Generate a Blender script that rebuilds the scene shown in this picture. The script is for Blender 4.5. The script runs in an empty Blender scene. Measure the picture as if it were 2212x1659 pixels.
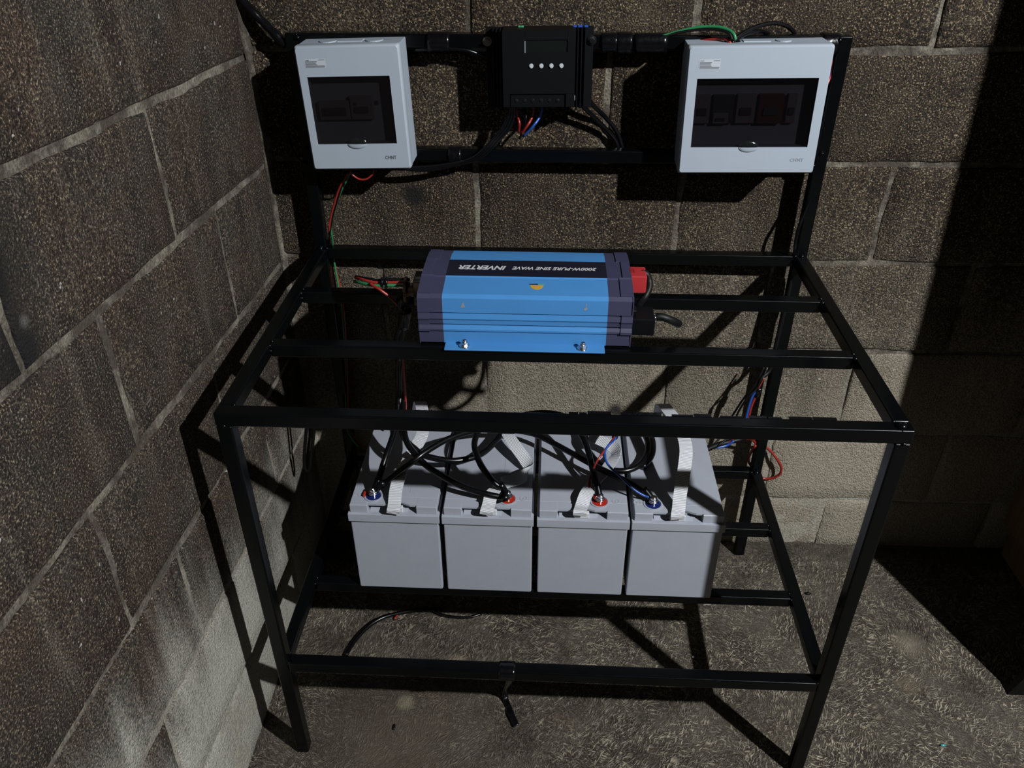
import bpy, bmesh, math, random
from mathutils import Vector, Matrix, Euler, noise
PI = math.pi
sc = bpy.context.scene

# ---------------------------------------------------------------- camera, world, lamp, exposure
cam_d = bpy.data.cameras.new('camera'); cam = bpy.data.objects.new('camera', cam_d); sc.collection.objects.link(cam)
cam.location = (0.73631, -1.52963, 1.45720); cam.rotation_euler = (0.994626, 0.003222, 0.040029)
cam_d.sensor_fit = 'HORIZONTAL'; cam_d.sensor_width = 36.; cam_d.lens = 28.4272; cam_d.clip_start = .02
sc.camera = cam
w = bpy.data.worlds.new('world'); sc.world = w; w.use_nodes = True
w.node_tree.nodes['Background'].inputs[0].default_value = (1., .93, .82, 1); w.node_tree.nodes['Background'].inputs[1].default_value = .0004
lamp_d = bpy.data.lights.new('bulb_light', 'POINT'); lamp = bpy.data.objects.new('bulb_light', lamp_d); sc.collection.objects.link(lamp)
lamp.location = (2.495, -2.005, 2.525); lamp_d.energy = 600.; lamp_d.color = (.97, .99, 1.); lamp_d.shadow_soft_size = .030
sc.view_settings.view_transform = 'Standard'; sc.view_settings.look = 'None'
sc.view_settings.gamma = 1.; sc.view_settings.use_curve_mapping = False; sc.view_settings.exposure = 0.

PATHS = {
 'A': [(0.496, -0.285, 0.7872), (0.4873, -0.28, 0.7479), (0.4746, -0.265, 0.6805), (0.4657, -0.25, 0.5985), (0.4641, -0.2795, 0.565), (0.46, -0.3134, 0.545), (0.4516, -0.3555, 0.527), (0.4438, -0.3814, 0.506), (0.4393, -0.3964, 0.493), (0.437, -0.4047, 0.489)],
 'B': [(0.4716, -0.24, 0.5919), (0.477, -0.2861, 0.57), (0.4878, -0.3321, 0.55), (0.5074, -0.3554, 0.535), (0.5323, -0.3751, 0.522), (0.5644, -0.3923, 0.512), (0.6002, -0.4076, 0.503), (0.6443, -0.417, 0.495), (0.6668, -0.4168, 0.49), (0.6778, -0.4179, 0.488)],
 'C': [(0.4664, -0.245, 0.5951), (0.4691, -0.2799, 0.56), (0.4804, -0.3118, 0.54), (0.5035, -0.3311, 0.528), (0.5239, -0.3387, 0.518), (0.5674, -0.3409, 0.51), (0.6027, -0.3278, 0.505), (0.6283, -0.3059, 0.502), (0.6501, -0.2684, 0.502), (0.6646, -0.2313, 0.502), (0.6817, -0.1952, 0.505), (0.7207, -0.1785, 0.508), (0.7631, -0.1798, 0.51), (0.8004, -0.198, 0.51), (0.8249, -0.2219, 0.505), (0.8272, -0.2413, 0.5), (0.8249, -0.2571, 0.497), (0.8324, -0.2799, 0.492), (0.8475, -0.306, 0.488), (0.8711, -0.3265, 0.486), (0.8988, -0.3296, 0.486), (0.9244, -0.316, 0.487), (0.9427, -0.2879, 0.49), (0.9488, -0.2591, 0.494), (0.9462, -0.2268, 0.497), (0.9361, -0.1952, 0.5), (0.9094, -0.1762, 0.503)],
 'C2': [(0.9111, -0.166, 0.49), (0.9428, -0.1832, 0.488), (0.9592, -0.2178, 0.486), (0.9601, -0.2529, 0.485), (0.9525, -0.2842, 0.484), (0.9336, -0.3149, 0.483)],
 'D': [(0.4422, -0.4097, 0.489), (0.4526, -0.3967, 0.497), (0.4841, -0.385, 0.52), (0.5097, -0.3718, 0.535), (0.526, -0.3569, 0.541), (0.5583, -0.3231, 0.543), (0.5913, -0.2946, 0.54), (0.6324, -0.266, 0.53), (0.6722, -0.2525, 0.52), (0.713, -0.2534, 0.515), (0.7376, -0.2621, 0.512), (0.7691, -0.2838, 0.509), (0.8058, -0.3131, 0.507), (0.8414, -0.3414, 0.505), (0.8756, -0.3624, 0.501), (0.91, -0.3829, 0.496), (0.9332, -0.4007, 0.49), (0.941, -0.4083, 0.488)],
 'E': [(0.6793, -0.4137, 0.491), (0.6705, -0.4054, 0.499), (0.6528, -0.4007, 0.513), (0.6323, -0.3789, 0.528), (0.6202, -0.3514, 0.535), (0.6144, -0.3202, 0.538), (0.6202, -0.2804, 0.538), (0.6408, -0.2535, 0.54), (0.6852, -0.2364, 0.54), (0.7396, -0.2313, 0.54), (0.7891, -0.2513, 0.54), (0.8125, -0.281, 0.538), (0.8247, -0.3162, 0.533), (0.8317, -0.3479, 0.522), (0.8373, -0.3723, 0.508), (0.8428, -0.3944, 0.496), (0.8484, -0.4064, 0.49)],
 'blue': [(0.8894, -0.2662, 0.55), (0.8858, -0.2917, 0.55), (0.8733, -0.3226, 0.55), (0.8625, -0.3344, 0.548), (0.8559, -0.3518, 0.543), (0.861, -0.3727, 0.535), (0.8817, -0.389, 0.522), (0.9078, -0.4028, 0.503), (0.9257, -0.407, 0.493), (0.94, -0.4081, 0.49)],
 'red': [(0.884, -0.2664, 0.55), (0.8803, -0.2963, 0.55), (0.8738, -0.3154, 0.55), (0.8561, -0.3447, 0.545), (0.8429, -0.3637, 0.537), (0.8356, -0.3635, 0.515), (0.829, -0.3775, 0.5), (0.8296, -0.394, 0.492), (0.8375, -0.4109, 0.487), (0.8459, -0.4106, 0.487)],
 'sheath': [(0.8878, -0.251, 0.55), (0.8821, -0.2815, 0.55), (0.8767, -0.311, 0.55)],
 'sh_r1': [(1.2318, -0.045, 0.8111), (1.2296, -0.05, 0.7179), (1.2244, -0.055, 0.6244), (1.221, -0.06, 0.5542), (1.2029, -0.07, 0.5335), (1.1967, -0.075, 0.499)],
 'blue_r': [(1.2006, -0.075, 0.5109), (1.1898, -0.075, 0.4929), (1.1858, -0.075, 0.4616), (1.1848, -0.075, 0.4296), (1.1861, -0.075, 0.4009), (1.184, -0.075, 0.3818)],
 'red_r': [(1.2071, -0.07, 0.5371), (1.1983, -0.075, 0.5132), (1.1952, -0.075, 0.4895), (1.1908, -0.075, 0.4617), (1.1898, -0.075, 0.4298), (1.1902, -0.075, 0.401), (1.1876, -0.075, 0.3781)],
 'bk_r1': [(1.2075, -0.06, 0.5596), (1.1925, -0.07, 0.5192), (1.1759, -0.07, 0.488), (1.1622, -0.06, 0.4395), (1.1515, -0.06, 0.408), (1.141, -0.07, 0.3833), (1.1191, -0.09, 0.3696)],
 'bk_r2': [(1.2107, -0.065, 0.5513), (1.1963, -0.075, 0.5132), (1.1775, -0.08, 0.49), (1.1672, -0.07, 0.4466), (1.1618, -0.07, 0.4155), (1.1553, -0.08, 0.3911), (1.1268, -0.1, 0.3749)],
 'sh_r2': [(1.1912, -0.075, 0.3807), (1.1704, -0.08, 0.3775), (1.1477, -0.085, 0.3743), (1.1229, -0.095, 0.3723), (1.0957, -0.11, 0.369)],
 'blue_r2': [(1.1626, -0.09, 0.3836), (1.1512, -0.09, 0.3718), (1.1315, -0.095, 0.3687), (1.1072, -0.1, 0.3706), (1.0864, -0.11, 0.3789), (1.0621, -0.12, 0.3859)],
 'red_r2': [(1.1634, -0.086, 0.3831), (1.148, -0.088, 0.3753), (1.1288, -0.095, 0.3737), (1.1077, -0.1, 0.3667), (1.088, -0.11, 0.3662)],
 'loop': [(1.1819, -0.075, 0.3754), (1.1916, -0.075, 0.3782), (1.2108, -0.06, 0.3662), (1.2256, -0.045, 0.3448), (1.244, -0.018, 0.3181), (1.2547, -0.012, 0.3125), (1.264, -0.012, 0.3074), (1.2769, -0.015, 0.2965), (1.2888, -0.02, 0.283), (1.3027, -0.022, 0.2616), (1.3061, -0.02, 0.2391), (1.2968, -0.016, 0.2229), (1.2838, -0.012, 0.2149), (1.2677, -0.01, 0.2156), (1.2502, -0.012, 0.2338), (1.2356, -0.014, 0.2546), (1.2268, -0.016, 0.274), (1.2244, -0.03, 0.3053), (1.225, -0.05, 0.342)],
 'tape_r': [(1.2012, -0.075, 0.5133), (1.1968, -0.075, 0.4919)],
 'l_red': [(0.3716, -0.07, 0.9683), (0.3619, -0.065, 0.9541), (0.3512, -0.06, 0.9398), (0.3417, -0.055, 0.9216), (0.33, -0.05, 0.8938), (0.3209, -0.047, 0.8699), (0.3143, -0.045, 0.8431), (0.3034, -0.012, 0.7883), (0.3076, -0.012, 0.7523), (0.3099, -0.013, 0.7297), (0.3139, -0.016, 0.7014), (0.3172, -0.025, 0.6625), (0.3144, -0.03, 0.5865), (0.31, -0.035, 0.5129), (0.305, -0.05, 0.4239), (0.3059, -0.07, 0.3858), (0.3182, -0.09, 0.3738), (0.3417, -0.12, 0.3726), (0.3683, -0.15, 0.3861), (0.3941, -0.17, 0.4071), (0.4177, -0.19, 0.434), (0.4342, -0.2, 0.46), (0.4457, -0.21, 0.4981)],
 'l_green': [(0.3761, -0.07, 0.9701), (0.3645, -0.062, 0.9514), (0.3446, -0.05, 0.918), (0.3263, -0.044, 0.8754), (0.3176, -0.04, 0.8498), (0.3162, -0.038, 0.8276), (0.3113, -0.024, 0.7987), (0.3102, -0.024, 0.7671), (0.3117, -0.026, 0.737), (0.3128, -0.026, 0.7063), (0.313, -0.024, 0.6619), (0.3103, -0.03, 0.5864), (0.3058, -0.035, 0.5128), (0.2997, -0.05, 0.4238), (0.3023, -0.072, 0.3872), (0.3144, -0.095, 0.3774), (0.3377, -0.125, 0.3737), (0.3683, -0.155, 0.3862), (0.395, -0.175, 0.4073), (0.4196, -0.195, 0.4343), (0.4371, -0.205, 0.4614), (0.4477, -0.215, 0.5017)],
 'l_black': [(0.3657, -0.07, 0.97), (0.3581, -0.062, 0.9495), (0.3443, -0.052, 0.9187), (0.3245, -0.046, 0.8714), (0.3132, -0.043, 0.8316), (0.3013, -0.018, 0.7909), (0.3006, -0.017, 0.7493), (0.3014, -0.02, 0.7031), (0.3038, -0.028, 0.6362), (0.3018, -0.03, 0.5572), (0.2955, -0.05, 0.4237), (0.3015, -0.075, 0.3842), (0.3178, -0.1, 0.3709), (0.3597, -0.15, 0.3808), (0.3928, -0.18, 0.4061), (0.4214, -0.2, 0.4345)],
 'l_loop': [(0.3814, -0.09, 0.9802), (0.3848, -0.09, 0.9716), (0.3959, -0.09, 0.9639), (0.4088, -0.09, 0.964), (0.4208, -0.09, 0.9728), (0.4251, -0.09, 0.9824)],
 'l_curve': [(0.2838, -0.03, 1.1029), (0.2675, -0.03, 1.0742), (0.2584, -0.03, 1.0431), (0.2601, -0.035, 1.012), (0.2747, -0.045, 0.9864), (0.3005, -0.06, 0.9748), (0.3299, -0.08, 0.9764)],
 'i_red': [(0.5123, -0.3, 0.8573), (0.4974, -0.3, 0.8579), (0.4753, -0.3, 0.8576), (0.4533, -0.3, 0.8572), (0.4366, -0.295, 0.858), (0.4234, -0.285, 0.8564), (0.4133, -0.27, 0.8508)],
 'i_green': [(0.5127, -0.305, 0.8528), (0.4979, -0.305, 0.8543), (0.476, -0.305, 0.8548), (0.4538, -0.305, 0.8536), (0.4403, -0.3, 0.8535), (0.4239, -0.29, 0.8519), (0.4122, -0.275, 0.8462)],
 'i_black': [(0.5118, -0.295, 0.8609), (0.4969, -0.295, 0.8615), (0.4747, -0.295, 0.8603), (0.4541, -0.295, 0.8591), (0.4389, -0.29, 0.8591), (0.4224, -0.28, 0.8566), (0.4122, -0.265, 0.8502)],
 'i_red2': [(0.4464, -0.305, 0.8578), (0.454, -0.31, 0.8543), (0.464, -0.315, 0.8509), (0.48, -0.315, 0.8365), (0.4933, -0.31, 0.8157), (0.4989, -0.3, 0.7952), (0.4957, -0.29, 0.7724), (0.4863, -0.275, 0.7451), (0.4813, -0.27, 0.723), (0.482, -0.268, 0.6924), (0.4806, -0.264, 0.6497), (0.4789, -0.258, 0.6041), (0.4761, -0.254, 0.5637), (0.4673, -0.25, 0.5275)],
 'i_black2': [(0.5073, -0.3, 0.8425), (0.4973, -0.31, 0.8368), (0.4931, -0.31, 0.8236), (0.4945, -0.3, 0.8006), (0.4891, -0.29, 0.7722), (0.4786, -0.28, 0.743), (0.4757, -0.276, 0.7147), (0.4759, -0.27, 0.6876)],
 'i_tape': [(0.4635, -0.3, 0.8574), (0.4753, -0.3, 0.8576)],
 'bundle_tape': [(0.5024, -0.305, 0.8096), (0.4933, -0.288, 0.7666)],
 'r_cable': [(0.8952, -0.33, 0.8954), (0.9035, -0.33, 0.8938), (0.9087, -0.332, 0.8834), (0.9087, -0.34, 0.874), (0.9026, -0.35, 0.864), (0.8957, -0.352, 0.8548), (0.8908, -0.35, 0.8436), (0.8866, -0.33, 0.8227), (0.8709, -0.3, 0.7939), (0.8423, -0.27, 0.7679), (0.8104, -0.25, 0.7657)],
 'r_cable2': [(0.9142, -0.385, 0.8432), (0.9227, -0.385, 0.8459), (0.9347, -0.385, 0.8428), (0.9471, -0.38, 0.8353), (0.9577, -0.37, 0.8249)],
 'c_red1': [(0.6843, -0.056, 1.0893), (0.6843, -0.056, 1.0796), (0.6859, -0.052, 1.0688), (0.6895, -0.06, 1.0596), (0.6875, -0.05, 1.0411)],
 'c_black1': [(0.6991, -0.056, 1.0894), (0.7, -0.056, 1.0797), (0.7012, -0.068, 1.0707), (0.6977, -0.055, 1.0509), (0.689, -0.045, 1.0271)],
 'c_red2': [(0.7148, -0.056, 1.0895), (0.714, -0.056, 1.0798), (0.7116, -0.052, 1.0674), (0.7044, -0.06, 1.0564), (0.6917, -0.05, 1.037)],
 'c_blue': [(0.7304, -0.056, 1.0896), (0.7289, -0.056, 1.0799), (0.7249, -0.052, 1.0675), (0.7144, -0.06, 1.0548), (0.6959, -0.05, 1.0328)],
 'c_bun0': [(0.6767, -0.07, 1.0927), (0.6746, -0.06, 1.0725), (0.6659, -0.055, 1.0506), (0.6506, -0.055, 1.0322), (0.6346, -0.06, 1.0158), (0.6108, -0.055, 0.9953), (0.5713, -0.05, 0.983), (0.5233, -0.05, 0.9755), (0.4806, -0.055, 0.9758), (0.4561, -0.06, 0.985)],
 'c_bun1': [(0.6801, -0.07, 1.0927), (0.6792, -0.06, 1.0725), (0.6718, -0.055, 1.0507), (0.6565, -0.055, 1.0322), (0.6405, -0.06, 1.0159), (0.6168, -0.055, 0.9954), (0.5772, -0.05, 0.9813), (0.5231, -0.05, 0.9729), (0.4805, -0.055, 0.9741), (0.4561, -0.06, 0.985)],
 'c_bun2': [(0.6732, -0.07, 1.0927), (0.6699, -0.06, 1.0724), (0.66, -0.055, 1.0506), (0.6447, -0.055, 1.0321), (0.6287, -0.06, 1.0158), (0.6048, -0.055, 0.9952), (0.5651, -0.05, 0.9794), (0.5229, -0.05, 0.9702), (0.4803, -0.055, 0.9723), (0.4561, -0.06, 0.985)],
 'c_r1': [(0.7956, -0.05, 1.1029), (0.8002, -0.05, 1.0901), (0.8209, -0.035, 1.067), (0.845, -0.02, 1.0415), (0.8676, -0.012, 1.0147), (0.8786, -0.012, 0.9799)],
 'c_r2': [(0.8087, -0.045, 1.1057), (0.817, -0.04, 1.091), (0.8325, -0.03, 1.074), (0.8475, -0.018, 1.0578), (0.8711, -0.011, 1.0273), (0.8874, -0.011, 0.9797)],
 't1': [(0.5055, -0.04, 1.1783), (0.5346, -0.045, 1.1809), (0.5709, -0.045, 1.1818), (0.5989, -0.045, 1.1789), (0.6185, -0.04, 1.172), (0.6396, -0.03, 1.1663), (0.6619, -0.02, 1.1737)],
 't2': [(0.819, -0.03, 1.1876), (0.8383, -0.045, 1.1844), (0.8702, -0.045, 1.1808), (0.9097, -0.045, 1.1825), (0.9408, -0.045, 1.1871), (0.9647, -0.045, 1.1842), (0.9795, -0.035, 1.1704)],
 'g_arc': [(0.9081, -0.048, 1.1964), (0.9383, -0.05, 1.2056), (0.9645, -0.052, 1.2133), (0.9899, -0.058, 1.2194), (1.0148, -0.068, 1.2219), (1.0335, -0.08, 1.2196), (1.0427, -0.088, 1.2139), (1.0465, -0.09, 1.2057)],
 'g_arc_r': [(0.9901, -0.05, 1.1956), (1.0074, -0.06, 1.2003), (1.023, -0.07, 1.2036), (1.0338, -0.082, 1.2043), (1.0406, -0.086, 1.1993)],
 'g_arc_b': [(0.9157, -0.05, 1.1967), (0.9532, -0.053, 1.2091), (0.9897, -0.062, 1.2165), (1.0167, -0.073, 1.2184), (1.0348, -0.085, 1.2148), (1.0412, -0.09, 1.2057)],
 'k_arc1': [(1.0442, -0.085, 1.202), (1.0528, -0.078, 1.2094), (1.0717, -0.065, 1.2173), (1.0951, -0.052, 1.2224), (1.1207, -0.04, 1.2235), (1.1452, -0.03, 1.2161), (1.1616, -0.022, 1.2016), (1.1739, -0.012, 1.1744)],
 'k_arc2': [(1.0414, -0.085, 1.2005), (1.0519, -0.078, 1.2051), (1.0681, -0.065, 1.2108), (1.0889, -0.052, 1.213), (1.1081, -0.035, 1.2081), (1.121, -0.02, 1.1982), (1.1308, -0.012, 1.1742)],
 'rb_red': [(1.2088, -0.05, 1.1891), (1.2217, -0.046, 1.1698), (1.2272, -0.046, 1.151), (1.2244, -0.05, 1.1328), (1.214, -0.06, 1.1157)],
 'rb_blue': [(1.2049, -0.055, 1.1826), (1.2174, -0.052, 1.1635), (1.2221, -0.052, 1.1447), (1.2156, -0.06, 1.1234)],
 'rp_cable': [(1.23, -0.046, 0.9982), (1.2329, -0.048, 0.9644), (1.2341, -0.05, 0.9208), (1.2265, -0.055, 0.8908), (1.2206, -0.06, 0.8696), (1.2191, -0.062, 0.847), (1.2215, -0.06, 0.8223), (1.2318, -0.04, 0.7892), (1.2413, -0.02, 0.7447), (1.2422, -0.018, 0.6806), (1.2347, -0.03, 0.5991), (1.2226, -0.055, 0.5511)],
 'ul_bundle': [(0.1817, -0.012, 1.3105), (0.1928, -0.014, 1.2824), (0.2081, -0.018, 1.2541), (0.2281, -0.022, 1.2327), (0.2487, -0.026, 1.2126), (0.2652, -0.03, 1.1968), (0.279, -0.034, 1.1839)],
 'f_cable': [(0.3246, -0.3929, 0.006), (0.3296, -0.3731, 0.006), (0.3372, -0.3502, 0.006), (0.3499, -0.3254, 0.006), (0.3666, -0.3025, 0.006), (0.3898, -0.2843, 0.006), (0.4198, -0.2723, 0.006), (0.4609, -0.2613, 0.006), (0.5139, -0.2565, 0.006)],
 'f_cable2': [(0.4926, -0.2573, 0.006), (0.5211, -0.2726, 0.006), (0.5536, -0.2782, 0.006), (0.5852, -0.277, 0.006), (0.611, -0.2666, 0.006)],
 'f_red': [(0.4135, -0.287, 0.004), (0.4189, -0.2747, 0.004), (0.4225, -0.2637, 0.004)],
 'hang': [(0.262, -0.2, 0.5036), (0.2533, -0.2, 0.4623), (0.2406, -0.2, 0.4014), (0.2374, -0.2, 0.3726), (0.2406, -0.2, 0.36), (0.2484, -0.2, 0.3729), (0.2581, -0.2, 0.4142), (0.2698, -0.2, 0.4628), (0.2774, -0.2, 0.504)],
 'tail': [(0.6929, -0.6063, 0.2394), (0.6859, -0.535, 0.12), (0.6758, -0.4882, 0.03), (0.6754, -0.4847, 0.004), (0.6819, -0.5019, 0.004), (0.6883, -0.5194, 0.005), (0.6935, -0.5312, 0.004), (0.7006, -0.5469, 0.003)],
 's1': [(0.475, -0.4445, 0.4675), (0.4766, -0.444, 0.4771), (0.4768, -0.4336, 0.48), (0.4769, -0.4117, 0.494), (0.48, -0.3935, 0.505), (0.4842, -0.3671, 0.512), (0.4942, -0.3382, 0.519), (0.5068, -0.3164, 0.53), (0.5135, -0.2959, 0.54), (0.5107, -0.2588, 0.546), (0.5019, -0.2196, 0.546), (0.4944, -0.1886, 0.538), (0.4879, -0.1708, 0.52), (0.4835, -0.1622, 0.5), (0.4796, -0.15, 0.482)],
 's2': [(0.6431, -0.4445, 0.4708), (0.645, -0.444, 0.4804), (0.6481, -0.4269, 0.484), (0.6525, -0.4142, 0.495), (0.6697, -0.3888, 0.497), (0.6903, -0.3739, 0.494), (0.7087, -0.3575, 0.492), (0.7186, -0.3341, 0.49), (0.7092, -0.3127, 0.495), (0.6943, -0.2905, 0.502), (0.6808, -0.2666, 0.506), (0.6706, -0.2396, 0.506), (0.6605, -0.205, 0.5), (0.6511, -0.1557, 0.482)],
 's3': [(0.8103, -0.4445, 0.4742), (0.8107, -0.444, 0.4836), (0.8147, -0.4261, 0.482), (0.8224, -0.4071, 0.492), (0.8387, -0.3751, 0.495), (0.856, -0.3515, 0.497), (0.8714, -0.3231, 0.499), (0.8837, -0.294, 0.501), (0.8769, -0.2737, 0.502), (0.858, -0.2595, 0.502), (0.8405, -0.2465, 0.502), (0.8255, -0.2123, 0.498), (0.8166, -0.1581, 0.482)],
 's4': [(0.9845, -0.4445, 0.4712), (0.9836, -0.444, 0.4806), (0.9864, -0.4319, 0.484), (0.9879, -0.4204, 0.5), (0.9919, -0.4045, 0.52), (0.9981, -0.3793, 0.54), (1.0028, -0.351, 0.555), (1.0015, -0.3183, 0.562), (0.9937, -0.2714, 0.564), (0.9828, -0.2336, 0.562), (0.9804, -0.2017, 0.552), (0.9794, -0.177, 0.535), (0.981, -0.1589, 0.51), (0.9857, -0.1321, 0.482)],
}

# ---------------------------------------------------------------- helpers
C = bpy.context.scene.collection
M4 = {}                                   # own world matrices of parents

def mat_of(o):
    return M4.get(o.name, Matrix.Identity(4))

def obj(name, bm, mat, parent=None, world=False, smooth=None, kind=None):
    """link a bmesh as one mesh object; world=True: vertices are world coordinates"""
    if world and parent is not None:
        bm.transform(mat_of(parent).inverted())
    me = bpy.data.meshes.new(name)
    bm.normal_update()
    bm.to_mesh(me); bm.free()
    if mat is not None:
        me.materials.append(mat)
    if smooth is not None:
        if smooth is True:
            me.polygons.foreach_set('use_smooth', [True]*len(me.polygons))
        else:
            me.polygons.foreach_set('use_smooth', [True]*len(me.polygons))
            me.set_sharp_from_angle(angle=math.radians(smooth))
    o = bpy.data.objects.new(name, me); C.objects.link(o)
    if smooth == 40:
        wn = o.modifiers.new('weighted_normals', 'WEIGHTED_NORMAL'); wn.weight = 90; wn.keep_sharp = True
    if parent is not None: o.parent = parent
    if kind: o['kind'] = kind
    return o

def thing(name, label, cat, loc=(0, 0, 0), rot=(0, 0, 0), group=None):
    o = bpy.data.objects.new(name, None); C.objects.link(o)
    o.empty_display_size = .05
    o.location = loc; o.rotation_euler = rot
    o['label'] = label; o['category'] = cat
    if group: o['group'] = group
    M4[o.name] = Matrix.Translation(loc) @ Euler(rot, 'XYZ').to_matrix().to_4x4()
    return o

def tag(o, label, cat, group=None):
    o['label'] = label; o['category'] = cat
    if group: o['group'] = group
    return o

def add_box(bm, x0, x1, y0, y1, z0, z1, bev=0, seg=1):
    b = bmesh.new()
    bmesh.ops.create_cube(b, size=1)
    for v in b.verts:
        v.co = Vector((x0+(v.co.x+.5)*(x1-x0), y0+(v.co.y+.5)*(y1-y0), z0+(v.co.z+.5)*(z1-z0)))
    if bev:
        bmesh.ops.bevel(b, geom=b.edges[:], offset=bev, segments=seg, affect='EDGES', profile=.5)
    merge(bm, b)

def merge(bm, b):
    me = bpy.data.meshes.new('tmp'); b.to_mesh(me); b.free()
    bm.from_mesh(me); bpy.data.meshes.remove(me)

def add_cyl(bm, p, axis, r, h, n=16, r2=None, bev=0):
    b = bmesh.new()
    bmesh.ops.create_cone(b, cap_ends=True, segments=n, radius1=r, radius2=r if r2 is None else r2, depth=h)
    if bev:
        bmesh.ops.bevel(b, geom=[e for e in b.edges if abs(e.verts[0].co.z-e.verts[1].co.z) < 1e-6], offset=bev, segments=2, affect='EDGES')
    q = Vector((0, 0, 1)).rotation_difference(Vector(axis))
    b.transform(Matrix.Translation(p) @ q.to_matrix().to_4x4())
    merge(bm, b)

def add_ring(bm, p, r0, r1, z0, z1, n=28):
    """flat raised ring around the z axis"""
    rows = []
    for (r, z) in ((r0, z0), (r0, z1), (r1, z1), (r1, z0)):
        rows.append([bm.verts.new((p[0]+r*math.cos(2*PI*i/n), p[1]+r*math.sin(2*PI*i/n), p[2]+z)) for i in range(n)])
    for a in range(3):
        for i in range(n):
            bm.faces.new((rows[a][i], rows[a][(i+1) % n], rows[a+1][(i+1) % n], rows[a+1][i]))

def add_blob(bm, p, r, sq=(1, 1, 1), seed=0, sub=2, amp=.25):
    b = bmesh.new(); bmesh.ops.create_icosphere(b, subdivisions=sub, radius=1)
    for v in b.verts:
        k = 1+amp*noise.noise(v.co*1.7+Vector((seed*3.1, seed, 0)))
        v.co = Vector((v.co.x*sq[0]*r*k+p[0], v.co.y*sq[1]*r*k+p[1], v.co.z*sq[2]*r*k+p[2]))
    merge(bm, b)

def cat(pts, n=5):
    P = [Vector(p) for p in pts]
    P = [P[0]*2-P[1]] + P + [P[-1]*2-P[-2]]
    out = []
    for i in range(1, len(P)-2):
        a, b, c, d = P[i-1:i+3]
        for k in range(n):
            t = k/n
            out.append(.5*((2*b)+(c-a)*t+(2*a-5*b+4*c-d)*t*t+(3*b-a-3*c+d)*t**3))
    out.append(P[-2])
    return out

def add_tube(bm, pts, r, sides=8, n=5, raw=False, rfun=None):
    Q = [Vector(p) for p in pts] if raw else cat(pts, n)
    rings = []; up = None
    for i, p in enumerate(Q):
        t = (Q[min(i+1, len(Q)-1)]-Q[max(i-1, 0)])
        if t.length < 1e-9: t = Vector((0, 0, 1))
        t.normalize()
        if up is None:
            up = t.orthogonal().normalized()
        else:
            up = (up-t*up.dot(t))
            up = up.normalized() if up.length > 1e-6 else t.orthogonal().normalized()
        s = t.cross(up)
        rr = r if rfun is None else rfun(i/(len(Q)-1))
        rings.append([bm.verts.new(p+(up*math.cos(2*PI*k/sides)+s*math.sin(2*PI*k/sides))*rr) for k in range(sides)])
    for a, b in zip(rings, rings[1:]):
        for k in range(sides):
            bm.faces.new((a[k], a[(k+1) % sides], b[(k+1) % sides], b[k]))
    bm.faces.new(rings[0][::-1]); bm.faces.new(rings[-1])

def add_ribbon(bm, pts, wd, hw, th=.0012, n=5):
    """a flat strap along pts; wd = width direction per point"""
    Q = cat(pts, n); Wd = cat(wd, n)
    rows = []
    for i, p in enumerate(Q):
        t = (Q[min(i+1, len(Q)-1)]-Q[max(i-1, 0)]).normalized()
        w = Wd[i]-t*Wd[i].dot(t)
        w = w.normalized() if w.length > 1e-6 else t.orthogonal().normalized()
        nn = t.cross(w)
        rows.append([bm.verts.new(p+w*a*hw+nn*b*th) for a, b in ((-1, -.5), (-.5, -.62), (.5, -.62), (1, -.5), (1, .5), (.5, .62), (-.5, .62), (-1, .5))])
    uv = bm.loops.layers.uv.new('UVMap')
    L = 0.
    for i, (a, b) in enumerate(zip(rows, rows[1:])):
        d = (Q[i+1]-Q[i]).length
        for k in range(8):
            f = bm.faces.new((a[k], a[(k+1) % 8], b[(k+1) % 8], b[k]))
            for l, vv in zip(f.loops, ((k, L), (k+1, L), (k+1, L+d), (k, L+d))):
                l[uv].uv = (vv[0]*.01, vv[1])
        L += d
    bm.faces.new(rows[0][::-1]); bm.faces.new(rows[-1])

def add_extrude(bm, prof, x0, x1):
    """profile of (y, z) extruded along x, closed and capped"""
    a = [bm.verts.new((x0, y, z)) for y, z in prof]
    b = [bm.verts.new((x1, y, z)) for y, z in prof]
    n = len(prof)
    for i in range(n):
        bm.faces.new((a[i], a[(i+1) % n], b[(i+1) % n], b[i]))
    bm.faces.new(a[::-1]); bm.faces.new(b)

def add_poly(bm, poly, z0, z1):
    a = [bm.verts.new((x, y, z0)) for x, y in poly]; b = [bm.verts.new((x, y, z1)) for x, y in poly]
    n = len(poly)
    for i in range(n):
        bm.faces.new((a[i], a[(i+1) % n], b[(i+1) % n], b[i]))
    bm.faces.new(a[::-1]); bm.faces.new(b)

def text_bm(body, w, h, depth, mtx, shear=0., bold=0., spacing=1.):
    """lettering fitted to w x h, flat in its own xy plane, then moved by mtx"""
    cu = bpy.data.curves.new('lettering', 'FONT')
    cu.body = body; cu.shear = shear; cu.offset = bold; cu.space_character = spacing
    cu.extrude = .02; cu.resolution_u = 3
    o = bpy.data.objects.new('lettering_tmp', cu); C.objects.link(o)
    dg = bpy.context.evaluated_depsgraph_get(); dg.update()
    me = bpy.data.meshes.new_from_object(o.evaluated_get(dg))
    bpy.data.objects.remove(o); bpy.data.curves.remove(cu)
    bm = bmesh.new(); bm.from_mesh(me); bpy.data.meshes.remove(me)
    xs = [v.co.x for v in bm.verts]; ys = [v.co.y for v in bm.verts]; zs = [v.co.z for v in bm.verts]
    for v in bm.verts:
        v.co = Vector(((v.co.x-min(xs))/(max(xs)-min(xs))*w-w/2, (v.co.y-min(ys))/(max(ys)-min(ys))*h-h/2, (v.co.z-min(zs))/(max(zs)-min(zs))*depth))
    bm.transform(mtx)
    return bm

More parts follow.
